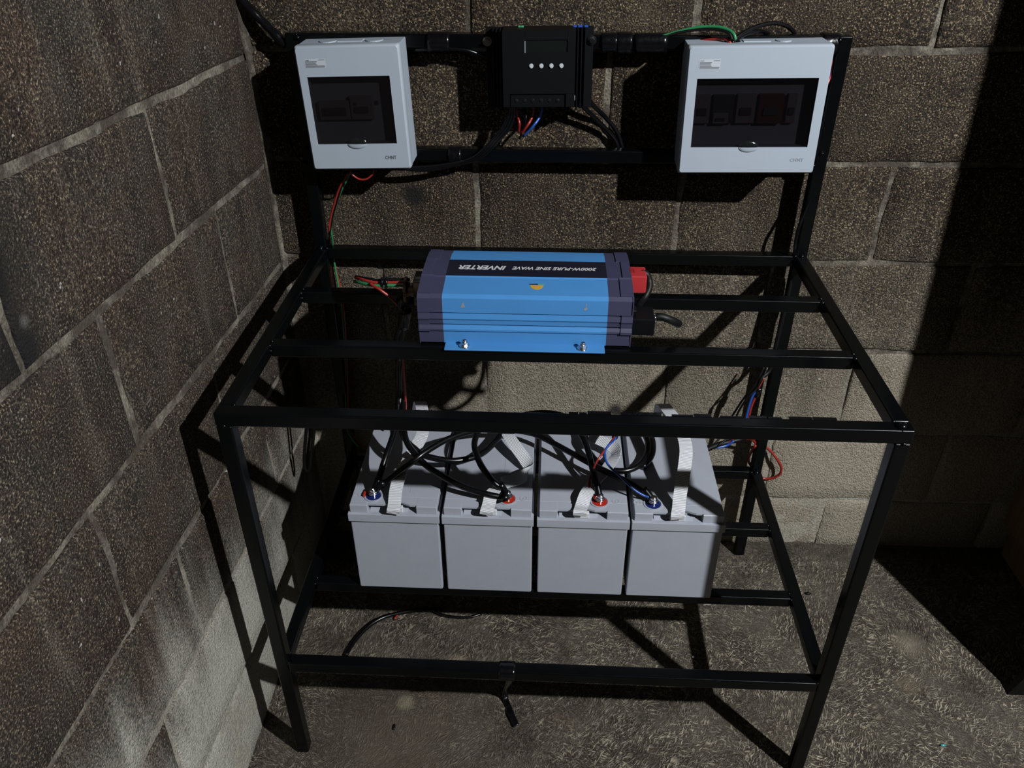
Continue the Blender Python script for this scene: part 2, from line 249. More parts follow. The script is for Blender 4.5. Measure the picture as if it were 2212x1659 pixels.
# ---------------------------------------------------------------- materials
def new_mat(name):
    m = bpy.data.materials.new(name); m.use_nodes = True
    nt = m.node_tree; nt.nodes.clear()
    out = nt.nodes.new('ShaderNodeOutputMaterial'); p = nt.nodes.new('ShaderNodeBsdfPrincipled')
    nt.links.new(p.outputs[0], out.inputs[0])
    return m, nt, p

def N(nt, typ, **kw):
    n = nt.nodes.new(typ)
    for k, v in kw.items():
        if k in n.inputs.keys(): n.inputs[k].default_value = v
        else: setattr(n, k, v)
    return n

def ramp(nt, src, stops, interp='LINEAR'):
    r = nt.nodes.new('ShaderNodeValToRGB'); r.color_ramp.interpolation = interp
    e = r.color_ramp.elements
    while len(e) < len(stops): e.new(.5)
    for q, (p, c) in zip(e, stops):
        q.position = p; q.color = (c, c, c, 1) if not hasattr(c, '__len__') else (*c, 1)
    nt.links.new(src, r.inputs[0]); return r.outputs[0]

def mix(nt, f, a, b, blend='MIX'):
    m = nt.nodes.new('ShaderNodeMix'); m.data_type = 'RGBA'; m.blend_type = blend
    for s, v in ((m.inputs[0], f), (m.inputs[6], a), (m.inputs[7], b)):
        if isinstance(v, (int, float)): s.default_value = v
        elif isinstance(v, tuple): s.default_value = (*v, 1)
        else: nt.links.new(v, s)
    return m.outputs[2]

def mth(nt, op, a, b=None, clamp=False):
    m = nt.nodes.new('ShaderNodeMath'); m.operation = op; m.use_clamp = clamp
    for s, v in ((m.inputs[0], a), (m.inputs[1], b)):
        if v is None: continue
        if isinstance(v, (int, float)): s.default_value = v
        else: nt.links.new(v, s)
    return m.outputs[0]

K = .58
def world_pos(nt):
    return nt.nodes.new('ShaderNodeNewGeometry').outputs['Position']

def noise_tex(nt, vec, scale, detail=2., rough=.5, dist=0.):
    n = N(nt, 'ShaderNodeTexNoise', Scale=scale, Detail=detail, Roughness=rough, Distortion=dist)
    nt.links.new(vec, n.inputs['Vector']); return n.outputs['Fac']

def scaled(nt, vec, s):
    m = N(nt, 'ShaderNodeMapping'); m.inputs['Scale'].default_value = s
    nt.links.new(vec, m.inputs['Vector']); return m.outputs[0]

def bump(nt, p, h, dist, strength=1.):
    b = N(nt, 'ShaderNodeBump', Distance=dist, Strength=strength)
    nt.links.new(h, b.inputs['Height']); nt.links.new(b.outputs[0], p.inputs['Normal'])

def spot(nt, pos, c, r0, r1, wob=.5):
    """1 inside a blotch of radius r0 about c, falling to 0 at r1, with a wobbly outline"""
    d = N(nt, 'ShaderNodeVectorMath', operation='DISTANCE'); nt.links.new(pos, d.inputs[0]); d.inputs[1].default_value = c
    w = mth(nt, 'MULTIPLY', mth(nt, 'SUBTRACT', noise_tex(nt, pos, 18, 4, .7), .5), wob*r1)
    m = N(nt, 'ShaderNodeMapRange'); m.inputs[1].default_value = r0; m.inputs[2].default_value = r1
    m.inputs[3].default_value = 1; m.inputs[4].default_value = 0
    nt.links.new(mth(nt, 'ADD', d.outputs['Value'], w), m.inputs[0]); return m.outputs[0]

def block_material(name, zlo, zhi, dark, dark2, pale, streak=.3, speck=(.36, .29, .19), spots=()):
    m, nt, p = new_mat(name)
    pos = world_pos(nt)
    rnd = nt.nodes.new('ShaderNodeObjectInfo').outputs['Random']
    big = noise_tex(nt, pos, 7, 6, .7)
    base = mix(nt, ramp(nt, big, ((.40, 0.), (.60, 1.))), dark, dark2)
    grim = ramp(nt, noise_tex(nt, scaled(nt, pos, (16, 16, 7)), 1, 6, .72), ((.36, .38), (.56, 1.)))
    base = mix(nt, 1., base, grim, 'MULTIPLY')
    # pale wash of the lower courses, with vertical runs
    z = N(nt, 'ShaderNodeSeparateXYZ'); nt.links.new(pos, z.inputs[0])
    st = noise_tex(nt, scaled(nt, pos, (14, 14, 2.2)), 1, 4, .6)
    zz = mth(nt, 'ADD', z.outputs[2], mth(nt, 'MULTIPLY', mth(nt, 'SUBTRACT', st, .5), .42))
    zz = mth(nt, 'ADD', zz, mth(nt, 'MULTIPLY', mth(nt, 'SUBTRACT', rnd, .5), .16))
    mr = N(nt, 'ShaderNodeMapRange'); mr.interpolation_type = 'SMOOTHSTEP'
    mr.inputs[1].default_value = zlo; mr.inputs[2].default_value = zhi; mr.inputs[3].default_value = 1; mr.inputs[4].default_value = 0
    nt.links.new(zz, mr.inputs[0]); palef = mr.outputs[0]
    base = mix(nt, palef, base, pale)
    runs = ramp(nt, noise_tex(nt, scaled(nt, pos, (30, 30, 2)), 1, 5, .7), ((.56, 0.), (.75, 1.)))
    base = mix(nt, mth(nt, 'MULTIPLY', runs, streak), base, (.34, .29, .22))
    base = mix(nt, ramp(nt, rnd, ((0, .0), (1, .25))), base, (.05, .042, .034))
    # aggregate: relief shade painted into the colour as dark pits; tan grains
    g1 = noise_tex(nt, pos, 340, 3, .7)
    g2 = noise_tex(nt, pos, 120, 3, .6)
    pit_shade = ramp(nt, g1, ((.38, .12), (.56, 1.)))
    pit_shade = mix(nt, mth(nt, 'MULTIPLY', palef, .45), pit_shade, (1, 1, 1))
    col = mix(nt, 1., base, pit_shade, 'MULTIPLY')
    gr = ramp(nt, g1, ((.57, 0.), (.68, 1.)))
    col = mix(nt, mth(nt, 'MULTIPLY', gr, .85), col, mix(nt, palef, speck, (.5, .47, .40)))
    wh = ramp(nt, noise_tex(nt, pos, 70, 2, .5), ((.745, 0.), (.775, 1.)))
    col = mix(nt, wh, col, (.5, .47, .43))
    for c, r0, r1, cc in spots:
        col = mix(nt, spot(nt, pos, c, r0, r1), col, cc)
    col = mix(nt, 1., col, (K, K, K), 'MULTIPLY')
    nt.links.new(col, p.inputs['Base Color'])
    p.inputs['Roughness'].default_value = .9; p.inputs['Specular IOR Level'].default_value = .25
    vor = N(nt, 'ShaderNodeTexVoronoi', Scale=300.); nt.links.new(pos, vor.inputs['Vector'])
    h = mth(nt, 'ADD', mth(nt, 'MULTIPLY', g1, .7), mth(nt, 'MULTIPLY', g2, 1.0))
    h = mth(nt, 'SUBTRACT', h, mth(nt, 'MULTIPLY', vor.outputs['Distance'], .5))
    bump(nt, p, h, .0034, .9)
    return m

def mortar_material():
    m, nt, p = new_mat('mortar')
    pos = world_pos(nt)
    a = noise_tex(nt, pos, 14, 5, .7)
    col = mix(nt, ramp(nt, a, ((.44, 0.), (.70, 1.))), (.085, .068, .048), (.42, .385, .30))
    g = noise_tex(nt, pos, 260, 3, .6)
    zs = N(nt, 'ShaderNodeSeparateXYZ'); nt.links.new(pos, zs.inputs[0])
    mr = N(nt, 'ShaderNodeMapRange'); mr.inputs[1].default_value = .25; mr.inputs[2].default_value = .60; mr.inputs[3].default_value = 1; mr.inputs[4].default_value = 0
    nt.links.new(zs.outputs[2], mr.inputs[0]); col = mix(nt, mr.outputs[0], col, (.54, .50, .41))
    col = mix(nt, 1., col, ramp(nt, g, ((.35, .5), (.6, 1.))), 'MULTIPLY')
    col = mix(nt, 1., col, (K, K, K), 'MULTIPLY')
    nt.links.new(col, p.inputs['Base Color']); p.inputs['Roughness'].default_value = .92
    bump(nt, p, mth(nt, 'ADD', g, noise_tex(nt, pos, 60, 3, .6)), .003)
    return m

def floor_material():
    m, nt, p = new_mat('brushed_concrete')
    pos = world_pos(nt)
    # brush strokes: short bent strands whose direction changes from patch to patch
    wn = N(nt, 'ShaderNodeTexNoise', Scale=26., Detail=2.); nt.links.new(pos, wn.inputs['Vector'])
    wv = N(nt, 'ShaderNodeVectorMath', operation='MULTIPLY_ADD'); nt.links.new(wn.outputs['Color'], wv.inputs[0])
    wv.inputs[1].default_value = (.026, .026, 0); nt.links.new(pos, wv.inputs[2]); wp = wv.outputs[0]
    def strands(cells, sc, lo, hi, seed):
        off = N(nt, 'ShaderNodeVectorMath', operation='ADD'); nt.links.new(wp, off.inputs[0]); off.inputs[1].default_value = (seed*1.37, seed*.71, 0)
        vo = N(nt, 'ShaderNodeTexVoronoi', Scale=cells); vo.voronoi_dimensions = '2D'; nt.links.new(off.outputs[0], vo.inputs['Vector'])
        d = N(nt, 'ShaderNodeVectorMath', operation='SUBTRACT'); nt.links.new(off.outputs[0], d.inputs[0]); nt.links.new(vo.outputs['Position'], d.inputs[1])
        sp = N(nt, 'ShaderNodeSeparateColor'); nt.links.new(vo.outputs['Color'], sp.inputs[0])
        ro = N(nt, 'ShaderNodeVectorRotate'); ro.rotation_type = 'Z_AXIS'; nt.links.new(d.outputs[0], ro.inputs['Vector'])
        nt.links.new(mth(nt, 'ADD', mth(nt, 'MULTIPLY', sp.outputs[0], 2.2), seed), ro.inputs['Angle'])
        sh = N(nt, 'ShaderNodeVectorMath', operation='MULTIPLY_ADD'); nt.links.new(vo.outputs['Color'], sh.inputs[0]); sh.inputs[1].default_value = (3, 3, 3); nt.links.new(ro.outputs[0], sh.inputs[2])
        n_ = noise_tex(nt, scaled(nt, sh.outputs[0], (sc[0], sc[1], 1)), 1, 2, .55)
        return ramp(nt, n_, ((lo, 0.), (hi, 1.))), n_
    l1, s1 = strands(7., (430, 66), .565, .65, 0.)
    l2, s2 = strands(11., (560, 95), .57, .655, 1.9)
    l3, s3 = strands(5., (360, 50), .58, .665, 3.1)
    brk = ramp(nt, noise_tex(nt, pos, 13, 4, .65), ((.36, .10), (.60, 1.)))
    worn = spot(nt, pos, (.50, -.62, 0), .16, .46, .6)
    line = mth(nt, 'MULTIPLY', mth(nt, 'MAXIMUM', mth(nt, 'MAXIMUM', l1, l2), l3), brk)
    line = mth(nt, 'MULTIPLY', line, mth(nt, 'SUBTRACT', 1., mth(nt, 'MULTIPLY', worn, .6)))
    pale_ = ramp(nt, noise_tex(nt, pos, 9, 5, .65), ((.42, 0.), (.62, 1.)))
    big = noise_tex(nt, pos, 4.5, 5, .65)
    base = mix(nt, ramp(nt, big, ((.35, 0.), (.65, 1.))), (.046, .034, .024), (.084, .067, .050))
    base = mix(nt, mth(nt, 'MULTIPLY', worn, .7), base, (.050, .036, .025))
    ys = N(nt, 'ShaderNodeSeparateXYZ'); nt.links.new(pos, ys.inputs[0])
    damp = N(nt, 'ShaderNodeMapRange'); damp.inputs[1].default_value = -.085; damp.inputs[2].default_value = -.045
    nt.links.new(mth(nt, 'ADD', ys.outputs[1], mth(nt, 'MULTIPLY', mth(nt, 'SUBTRACT', noise_tex(nt, pos, 12, 3, .6), .5), .05)), damp.inputs[0])
    base = mix(nt, mth(nt, 'MULTIPLY', damp.outputs[0], .6), base, (.055, .046, .036))
    line = mth(nt, 'MULTIPLY', line, mth(nt, 'SUBTRACT', 1., mth(nt, 'MULTIPLY', damp.outputs[0], .75)))
    rust = ramp(nt, noise_tex(nt, pos, 7, 4, .6), ((.58, 0.), (.72, 1.)))
    base = mix(nt, mth(nt, 'MULTIPLY', rust, .5), base, (.10, .062, .040))
    base = mix(nt, 1., base, ramp(nt, s2, ((.36, .30), (.56, 1.))), 'MULTIPLY')
    tan = ramp(nt, noise_tex(nt, pos, 17, 5, .7), ((.64, 0.), (.74, 1.)))
    col = mix(nt, mth(nt, 'MULTIPLY', tan, .45), base, (.26, .225, .16))
    col = mix(nt, mth(nt, 'MULTIPLY', pale_, .16), col, (.30, .27, .21))
    col = mix(nt, mth(nt, 'MULTIPLY', line, .85), col, (.60, .53, .39))
    gr = ramp(nt, noise_tex(nt, pos, 420, 2, .6), ((.60, 0.), (.72, 1.)))
    col = mix(nt, mth(nt, 'MULTIPLY', gr, .55), col, (.48, .44, .35))
    for c, r0, r1, cc in (((.47, -.60, 0), .06, .2, (.12, .092, .066)), ((.47, -.50, 0), .012, .022, (.32, .28, .19)),
                          ((.565, -.40, 0), .006, .03, (.42, .34, .23)), ((1.56, -.31, 0), .005, .045, (.36, .31, .23)), ((1.52, -.42, 0), .004, .03, (.22, .16, .10))):
        col = mix(nt, mth(nt, 'MULTIPLY', spot(nt, pos, c, r0, r1), .6), col, cc)
    col = mix(nt, 1., col, (K, K, K), 'MULTIPLY')
    nt.links.new(col, p.inputs['Base Color']); p.inputs['Roughness'].default_value = .8
    p.inputs['Specular IOR Level'].default_value = .3
    h = mth(nt, 'ADD', mth(nt, 'MULTIPLY', line, .6), mth(nt, 'MULTIPLY', s1, .8))
    h = mth(nt, 'ADD', h, mth(nt, 'MULTIPLY', s2, .5))
    bump(nt, p, h, .0035, .9)
    return m

def plain(name, col, rough=.5, metal=0., spec=.5, bump_scale=0., bump_d=.0005, var=0., coat=0.):
    m, nt, p = new_mat(name)
    pos = N(nt, 'ShaderNodeTexCoord').outputs['Object']
    p.inputs['Roughness'].default_value = rough; p.inputs['Metallic'].default_value = metal
    p.inputs['Specular IOR Level'].default_value = spec; p.inputs['Coat Weight'].default_value = coat
    n = noise_tex(nt, pos, 25, 3, .6)
    if max(col) > .012 and metal < .5: col = tuple(c*K for c in col)
    k = tuple(c*(1-var) for c in col)
    nt.links.new(mix(nt, ramp(nt, n, ((.35, 0.), (.65, 1.))), k, col), p.inputs['Base Color'])
    if bump_scale:
        bump(nt, p, noise_tex(nt, pos, bump_scale, 3, .6), bump_d)
    return m

def paint_material():
    """glossy black enamel with dusty scuffs"""
    m, nt, p = new_mat('black_enamel')
    pos = world_pos(nt)
    d = ramp(nt, noise_tex(nt, scaled(nt, pos, (14, 30, 60)), 1, 5, .7), ((.62, 0.), (.85, 1.)))
    nt.links.new(mix(nt, mth(nt, 'MULTIPLY', d, .12), (.0012, .0016, .0019), (.018, .018, .019)), p.inputs['Base Color'])
    nt.links.new(ramp(nt, noise_tex(nt, pos, 40, 4, .6), ((.3, .19), (.7, .25))), p.inputs['Roughness']); p.inputs['Specular IOR Level'].default_value = .22
    bump(nt, p, noise_tex(nt, pos, 110, 2, .5), .0001, .5)
    return m

def strap_material():
    m, nt, p = new_mat('white_webbing')
    uv = N(nt, 'ShaderNodeUVMap'); uv.uv_map = 'UVMap'
    w = N(nt, 'ShaderNodeTexWave', Scale=105.); w.wave_type = 'BANDS'; w.bands_direction = 'Y'
    w.inputs['Distortion'].default_value = .25
    nt.links.new(uv.outputs[0], w.inputs['Vector'])
    nt.links.new(mix(nt, w.outputs['Fac'], (.31, .322, .345), (.56, .57, .60)), p.inputs['Base Color'])
    p.inputs['Roughness'].default_value = .6
    bump(nt, p, w.outputs['Fac'], .0006)
    return m

def pane_material():
    """smoked clear plastic"""
    m = bpy.data.materials.new('smoked_plastic'); m.use_nodes = True
    nt = m.node_tree; nt.nodes.clear()
    out = nt.nodes.new('ShaderNodeOutputMaterial')
    tr = N(nt, 'ShaderNodeBsdfTransparent'); tr.inputs[0].default_value = (.44, .418, .428, 1)
    gl = N(nt, 'ShaderNodeBsdfGlossy'); gl.inputs['Roughness'].default_value = .12
    df = N(nt, 'ShaderNodeBsdfDiffuse'); df.inputs[0].default_value = (.010, .0095, .011, 1)
    mx = nt.nodes.new('ShaderNodeMixShader'); mx.inputs[0].default_value = .12
    nt.links.new(tr.outputs[0], mx.inputs[1]); nt.links.new(df.outputs[0], mx.inputs[2])
    m2 = nt.nodes.new('ShaderNodeMixShader'); m2.inputs[0].default_value = .035
    nt.links.new(mx.outputs[0], m2.inputs[1]); nt.links.new(gl.outputs[0], m2.inputs[2])
    nt.links.new(m2.outputs[0], out.inputs[0])
    return m

def wood_material():
    m, nt, p = new_mat('brown_wood')
    pos = world_pos(nt)
    g = noise_tex(nt, scaled(nt, pos, (60, 60, 4)), 1, 4, .6, .6)
    nt.links.new(mix(nt, ramp(nt, g, ((.35, 0.), (.65, 1.))), (.10, .062, .024), (.15, .097, .04)), p.inputs['Base Color'])
    p.inputs['Roughness'].default_value = .6
    bump(nt, p, g, .0008)
    return m

MAT = dict(
    back=block_material('block_back_wall', .16, .98, (.064, .040, .024), (.100, .075, .049), (.58, .51, .395), .25, speck=(.60, .47, .28),
                        spots=(((.4807, 0, .9033), .012, .03, (.012, .011, .010)), ((.9094, 0, .3977), .01, .025, (.05, .045, .04)))),
    left=block_material('block_left_wall', .20, .52, (.100, .062, .042), (.094, .081, .062), (.72, .695, .605), .42, speck=(.47, .38, .26),
                        spots=(((.19, -.86, 1.12), .05, .13, (.010, .009, .009)), ((.19, -.82, 1.02), .02, .05, (.012, .011, .011)),
                               ((.19, -.80, 1.05), .001, .010, (.12, .115, .11)))),
    mortar=mortar_material(), floor=floor_material(), paint=paint_material(), strap=strap_material(), pane=pane_material(), wood=wood_material(),
    case=plain('grey_battery_plastic', (.475, .505, .585), .42, bump_scale=900, bump_d=.0002, var=.04),
    boxw=plain('white_enclosure_plastic', (.475, .545, .63), .40, var=.02),
    blue=plain('blue_anodised_metal', (.080, .315, .72), .36, spec=.5, var=.04, bump_scale=1500, bump_d=.0001),
    navy=plain('navy_plastic', (.052, .053, .112), .5, bump_scale=1200, bump_d=.0002, var=.06),
    band=plain('label_band_navy', (.011, .012, .026), .4),
    ink=plain('white_print', (.75, .76, .78), .5), grey_ink=plain('grey_print', (.10, .11, .14), .5),
    faint=plain('faint_grey_print', (.30, .33, .38), .6), paper=plain('label_paper', (.60, .65, .71), .55),
    jacket=plain('black_cable_jacket', (.0018, .0018, .0023), .27, spec=.35),
    dull=plain('black_rubber', (.0024, .0024, .0028), .5, spec=.22),
    tape=plain('black_tape', (.0022, .0022, .003), .22, spec=.35, bump_scale=26, bump_d=.0022),
    red=plain('red_insulation', (.36, .026, .02), .35), green=plain('green_insulation', (.030, .25, .095), .35),
    bluew=plain('blue_insulation', (.018, .10, .46), .35), redcap=plain('red_cap', (.50, .030, .035), .45),
    ringred=plain('red_seal', (.52, .028, .015), .25), ringblue=plain('blue_seal', (.012, .022, .15), .22),
    steel=plain('bright_steel', (.62, .63, .65), .18, metal=1.), dsteel=plain('dull_steel', (.30, .29, .28), .35, metal=1.),
    brown=plain('dark_glossy_bracket', (.16, .11, .085), .22, metal=.75), ctrl=plain('black_plastic', (.0020, .0021, .0028), .5, spec=.14, bump_scale=900, bump_d=.0001),
    lcd=plain('dark_screen', (.006, .008, .0075), .14), button=plain('pale_button', (.62, .68, .72), .5),
    mod=plain('breaker_plastic', (.34, .34, .36), .5), moddark=plain('breaker_dark', (.09, .09, .10), .5), modred=plain('breaker_red', (.20, .05, .055), .5),
    yellow=plain('yellow_print', (.70, .40, .03), .5), teal=plain('turquoise_scrap', (.05, .42, .42), .2), white=plain('white_foam', (.74, .75, .78), .8, bump_scale=300, bump_d=.0006),
    gprint=plain('green_mark', (.10, .45, .20), .4), bprint=plain('blue_mark', (.02, .10, .55), .4), pvc=plain('pale_residue', (.06, .055, .04), .7))

# ---------------------------------------------------------------- setting: floor and walls
XL0, LWA = .196, math.radians(.435)

bm = bmesh.new()
nx, ny = 60, 60
gx = [-.05+i*3.1/nx for i in range(nx+1)]; gy = [-3.+i*3.08/ny for i in range(ny+1)]
vs = [[bm.verts.new((x, y, .0015*noise.noise(Vector((x*3, y*3, 0)))-.0012 - .0)) for x in gx] for y in gy]
for j in range(ny):
    for i in range(nx):
        bm.faces.new((vs[j][i], vs[j][i+1], vs[j+1][i+1], vs[j+1][i]))
obj('floor', bm, MAT['floor'], smooth=True, kind='structure')

def wall(name, u0, u1, zt, rows, joints, slope, gap, mat, loc, rotz, seed):
    """a mortar bed with every block set proud of it as a child; wall faces local -y"""
    rnd = random.Random(seed)
    bm = bmesh.new()
    nu, nz = int((u1-u0)/.02), int(zt/.02)
    g = [[bm.verts.new((u0+(u1-u0)*i/nu, .0030-.0022*max(0, min(1, (.50-zt*j/nz)/.12))+.0022*noise.noise(Vector((i*.33, j*.33, seed)))+.0022*noise.noise(Vector((i*1.3, j*1.3, seed+5))), zt*j/nz)) for i in range(nu+1)] for j in range(nz+1)]
    for j in range(nz):
        for i in range(nu):
            bm.faces.new((g[j][i], g[j][i+1], g[j+1][i+1], g[j+1][i]))
    bk = [bm.verts.new(q) for q in ((u0, .1, 0), (u1, .1, 0), (u1, .1, zt), (u0, .1, zt))]
    bm.faces.new(bk[::-1])
    w = obj(name, bm, MAT['mortar'], smooth=True, kind='structure')
    w.location = loc; w.rotation_euler = (0, 0, rotz)
    M4[w.name] = Matrix.Translation(loc) @ Euler((0, 0, rotz)).to_matrix().to_4x4()
    for r in range(len(rows)-1):
        js = sorted(joints[r])
        edges = [u0]+[j for j in js if u0+.03 < j < u1-.03]+[u1]
        for a, b in zip(edges, edges[1:]):
            h = gap/2*(.55 if r < 2 else 1.)
            def zb(k, u): return rows[k]-slope*u
            x0, x1 = a+h, b-h
            depth = -rnd.uniform(.0, .0026)
            tilt = rnd.uniform(-.0018, .0018)
            bm = bmesh.new(); NX, NZ = 9, 5
            sd = rnd.uniform(0, 50)
            rings = {}
            def edge(u, v):                      # u, v in 0..1 -> wobbly outline position
                X = x0+(x1-x0)*u
                Z0 = zb(r, X)+h; Z1 = zb(r+1, X)-h
                if r == 0: Z0 = -.005
                Z = Z0+(Z1-Z0)*v
                wob = .0055
                du = noise.noise(Vector((X*9+sd, Z*9, 1)))*wob + noise.noise(Vector((X*40+sd, Z*40, 1)))*.0015
                dv = noise.noise(Vector((X*9, Z*9+sd, 7)))*wob + noise.noise(Vector((X*40, Z*40+sd, 7)))*.0015
                return X+du, Z+dv
            def at(u, v, d, inset):
                X, Z = edge(u, v); cx, cz = (x0+x1)/2, (edge(.5, .5)[1])
                sx = 1-inset/((x1-x0)/2); sz = 1-inset/(.095)
                return Vector((cx+(X-cx)*sx, d+tilt*(u-.5)*2, cz+(Z-cz)*sz))
            grid = [[bm.verts.new(at(i/NX, j/NZ, depth+.0011*noise.noise(Vector((i*.9+sd, j*.9, 3))), .0045)) for i in range(NX+1)] for j in range(NZ+1)]
            for j in range(NZ):
                for i in range(NX):
                    bm.faces.new((grid[j][i], grid[j][i+1], grid[j+1][i+1], grid[j+1][i]))
            per = [(i, 0) for i in range(NX)]+[(NX, j) for j in range(NZ)]+[(i, NZ) for i in range(NX, 0, -1)]+[(0, j) for j in range(NZ, 0, -1)]
            prev = [grid[j][i] for i, j in per]
            for d, ins in ((depth+.0022, .0012), (depth+.0055, 0.), (.03, 0.)):
                cur = [bm.verts.new(at(i/NX, j/NZ, d, ins)) for i, j in per]
                n = len(per)
                for k in range(n):
                    bm.faces.new((prev[k], cur[k], cur[(k+1) % n], prev[(k+1) % n]))
                prev = cur
            obj('concrete_block', bm, mat, w, smooth=50)
    return w

ROWS_B = [0, .1445, .348, .5615, .7685, .971, 1.1735, 1.376, 1.579, 1.782, 1.985, 2.188]
JB = [[1.435+.4*k for k in range(-3, 4)], [1.68+.4*k for k in range(-4, 3)], [.609, 1.012, 1.417, 1.82, 2.22], [.40, .805, 1.205, 1.605, 2.0, 2.4],
      [.603, 1.0, 1.396, 1.80, 2.2], [.45, .8485, 1.25, 1.65, 2.05, 2.45], [.598, .995, 1.4045, 1.8, 2.2]]
for k in range(5): JB.append([(.6 if k % 2 else .4)+.4*i for i in range(6)])
wall_back = wall('wall_back', .17, 2.6, 2.19, ROWS_B, JB, 0., .0095, MAT['back'], (0, 0, 0), 0, 3)
ROWS_L = [-.02, .16, .356, .549, .752, .9605, 1.158, 1.36, 1.562, 1.765, 1.97, 2.17]
JL = [[-.66+.4*k for k in range(-4, 2)], [-.82+.4*k for k in range(-4, 3)], [-.66+.4*k for k in range(-4, 2)], [-1.61, -1.21, -.807, -.41, -2.01, -2.41],
      [-.27, -.668, -1.07, -1.47, -1.87, -2.27], [-.424, -.826, -1.22, -1.62, -2.02, -2.42], [-.86, -1.26, -1.66, -2.06, -2.46]]
for k in range(5): JL.append([(-.42 if k % 2 else -.22)-.4*i for i in range(7)])
wall_left = wall('wall_left', -2.6, -.002, 2.25, ROWS_L, JL, .045, .0115, MAT['left'], (XL0, 0, 0), PI/2-LWA, 8)

# squeezed-out mortar in the corner
bm = bmesh.new()
rings = []
for k in range(130):
    z = .02+k*.0125
    a = .010+.012*max(0, noise.noise(Vector((z*4.5, 1, 2))))+.004*noise.noise(Vector((z*18, 3, 2)))
    c = .010+.016*max(0, noise.noise(Vector((z*4.5, 8, 2))))+.005*noise.noise(Vector((z*18, 9, 2)))
    a = max(.004, a); c = max(.004, c)
    x = XL0
    rings.append([bm.verts.new(q) for q in ((x-.01, .004, z), (x+a*.3-.002, -c, z), (x+a*.55, -c*.45, z), (x+a, -.001, z), (x+a*.9, .012, z))])
for p, q in zip(rings, rings[1:]):
    for i in range(4): bm.faces.new((p[i], p[i+1], q[i+1], q[i]))
obj('mortar_fillet', bm, MAT['mortar'], wall_left, world=True, smooth=True)

# dark plywood sheet and wooden cabinet beyond the right edge
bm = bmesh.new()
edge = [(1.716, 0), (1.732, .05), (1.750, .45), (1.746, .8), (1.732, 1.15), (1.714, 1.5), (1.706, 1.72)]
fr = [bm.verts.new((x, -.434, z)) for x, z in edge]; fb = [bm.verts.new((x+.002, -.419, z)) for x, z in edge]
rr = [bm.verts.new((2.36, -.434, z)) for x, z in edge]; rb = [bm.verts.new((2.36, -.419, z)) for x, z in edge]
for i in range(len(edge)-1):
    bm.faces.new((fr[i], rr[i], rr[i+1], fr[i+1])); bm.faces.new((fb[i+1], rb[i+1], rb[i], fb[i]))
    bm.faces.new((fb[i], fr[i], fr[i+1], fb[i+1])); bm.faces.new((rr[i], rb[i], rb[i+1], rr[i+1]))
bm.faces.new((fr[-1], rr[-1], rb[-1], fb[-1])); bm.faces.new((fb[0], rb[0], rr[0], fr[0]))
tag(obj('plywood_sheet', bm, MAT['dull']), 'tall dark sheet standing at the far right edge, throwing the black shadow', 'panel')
cab = thing('wooden_cabinet', 'brown wooden cabinet side in deep shadow at the right edge by the back wall', 'cabinet', (2.12, -.21, 0))
bm = bmesh.new(); add_box(bm, 1.868, 2.35, -.417, -.012, .098, 1.25, .003); obj('carcass', bm, MAT['wood'], cab, world=True)
bm = bmesh.new(); add_box(bm, 1.89, 2.34, -.405, -.02, 0, .098, .002); obj('plinth', bm, MAT['wood'], cab, world=True)
bm = bmesh.new(); add_box(bm, 1.862, 2.36, -.4175, -.008, 1.25, 1.275, .003); obj('top_board', bm, MAT['wood'], cab, world=True)

# ---------------------------------------------------------------- the black steel rack
XL, YB, ANG = .2814, -.0219, -.0081
W, D, HT, HB, HS, S = .9693, .5964, .8059, 1.2057, .2664, .0230
YR2, YR3, YS2, YS3 = -.2163, -.4046, -.2153, -.4059
RM = Matrix.Translation((XL, YB, 0)) @ Matrix.Rotation(ANG, 4, 'Z')
def T(x, y, z): return RM @ Vector((x-XL, y-YB, z))       # fitted rack coordinates -> world
rack = thing('metal_rack', 'black painted square tube steel rack with open shelves and a tall back frame', 'rack', (XL, YB, 0), (0, 0, ANG))
def bar(name, x0, x1, y0, y1, z0, z1, label=None):
    bm = bmesh.new(); add_box(bm, x0, x1, y0, y1, z0, z1, .0030, 4)
    o = obj(name, bm, MAT['paint'], rack, smooth=40)
    if label: o['label'] = label
for x in (0, W-S):
    bar('post', x, x+S, -S, 0, 0, HB)
    bar('front_leg', x, x+S, -D, -D+S, 0, HT-S)
    bar('side_rail', x, x+S, -D+S, -S, HT-S, HT)
    bar('side_rail', x, x+S, -D+S, -S, HS-S, HS)
bar('front_rail', 0, W, -D, -D+S, HT-S, HT)
bar('front_rail', S, W-S, -D, -D+S, HS-S, HS)
bar('back_rail', S, W-S, -S, 0, HT-S, HT)
bar('back_rail', S, W-S, -S, 0, HS-S, HS)
for y in (YR2, YR3): bar('cross_rail', S, W-S, y, y+S, HT-S, HT)
for y in (YS2, YS3): bar('cross_rail', S, W-S, y, y+S, HS-S, HS)
bar('top_rail', S, W-S, -S, 0, HB-S, HB)
bar('middle_rail', S, W-S, -S, 0, .9845, 1.0075)
welds = []
for x, sx in ((S, 1), (W-S, -1)):
    for y in (YR2, YR3): welds += [(x, y, HT-.002, .0045), (x, y+.001, HT-.012, .004), (x+sx*.001, y+S*.5, HT, .004)]
    for y in (YS2, YS3): welds += [(x, y, HS-.002, .004), (x+sx*.001, y+S*.6, HS, .004)]
    welds += [(x, -D+.004, HS-.002, .0045), (x, -S, HT, .0045), (x, -S, HS, .005), (x, -S, .985, .004), (x, -S-.001, HB-.006, .006)]
    welds += [(x, -D+S, HT-.001, .004), (x-sx*S*.5, -S-.001, HT+.001, .0065), (x-sx*S*.5, -S-.001, HS+.001, .0065), (x-sx*.010, -S-.001, 1.008, .005), (x-sx*.012, -D+.003, HT-S, .005)]
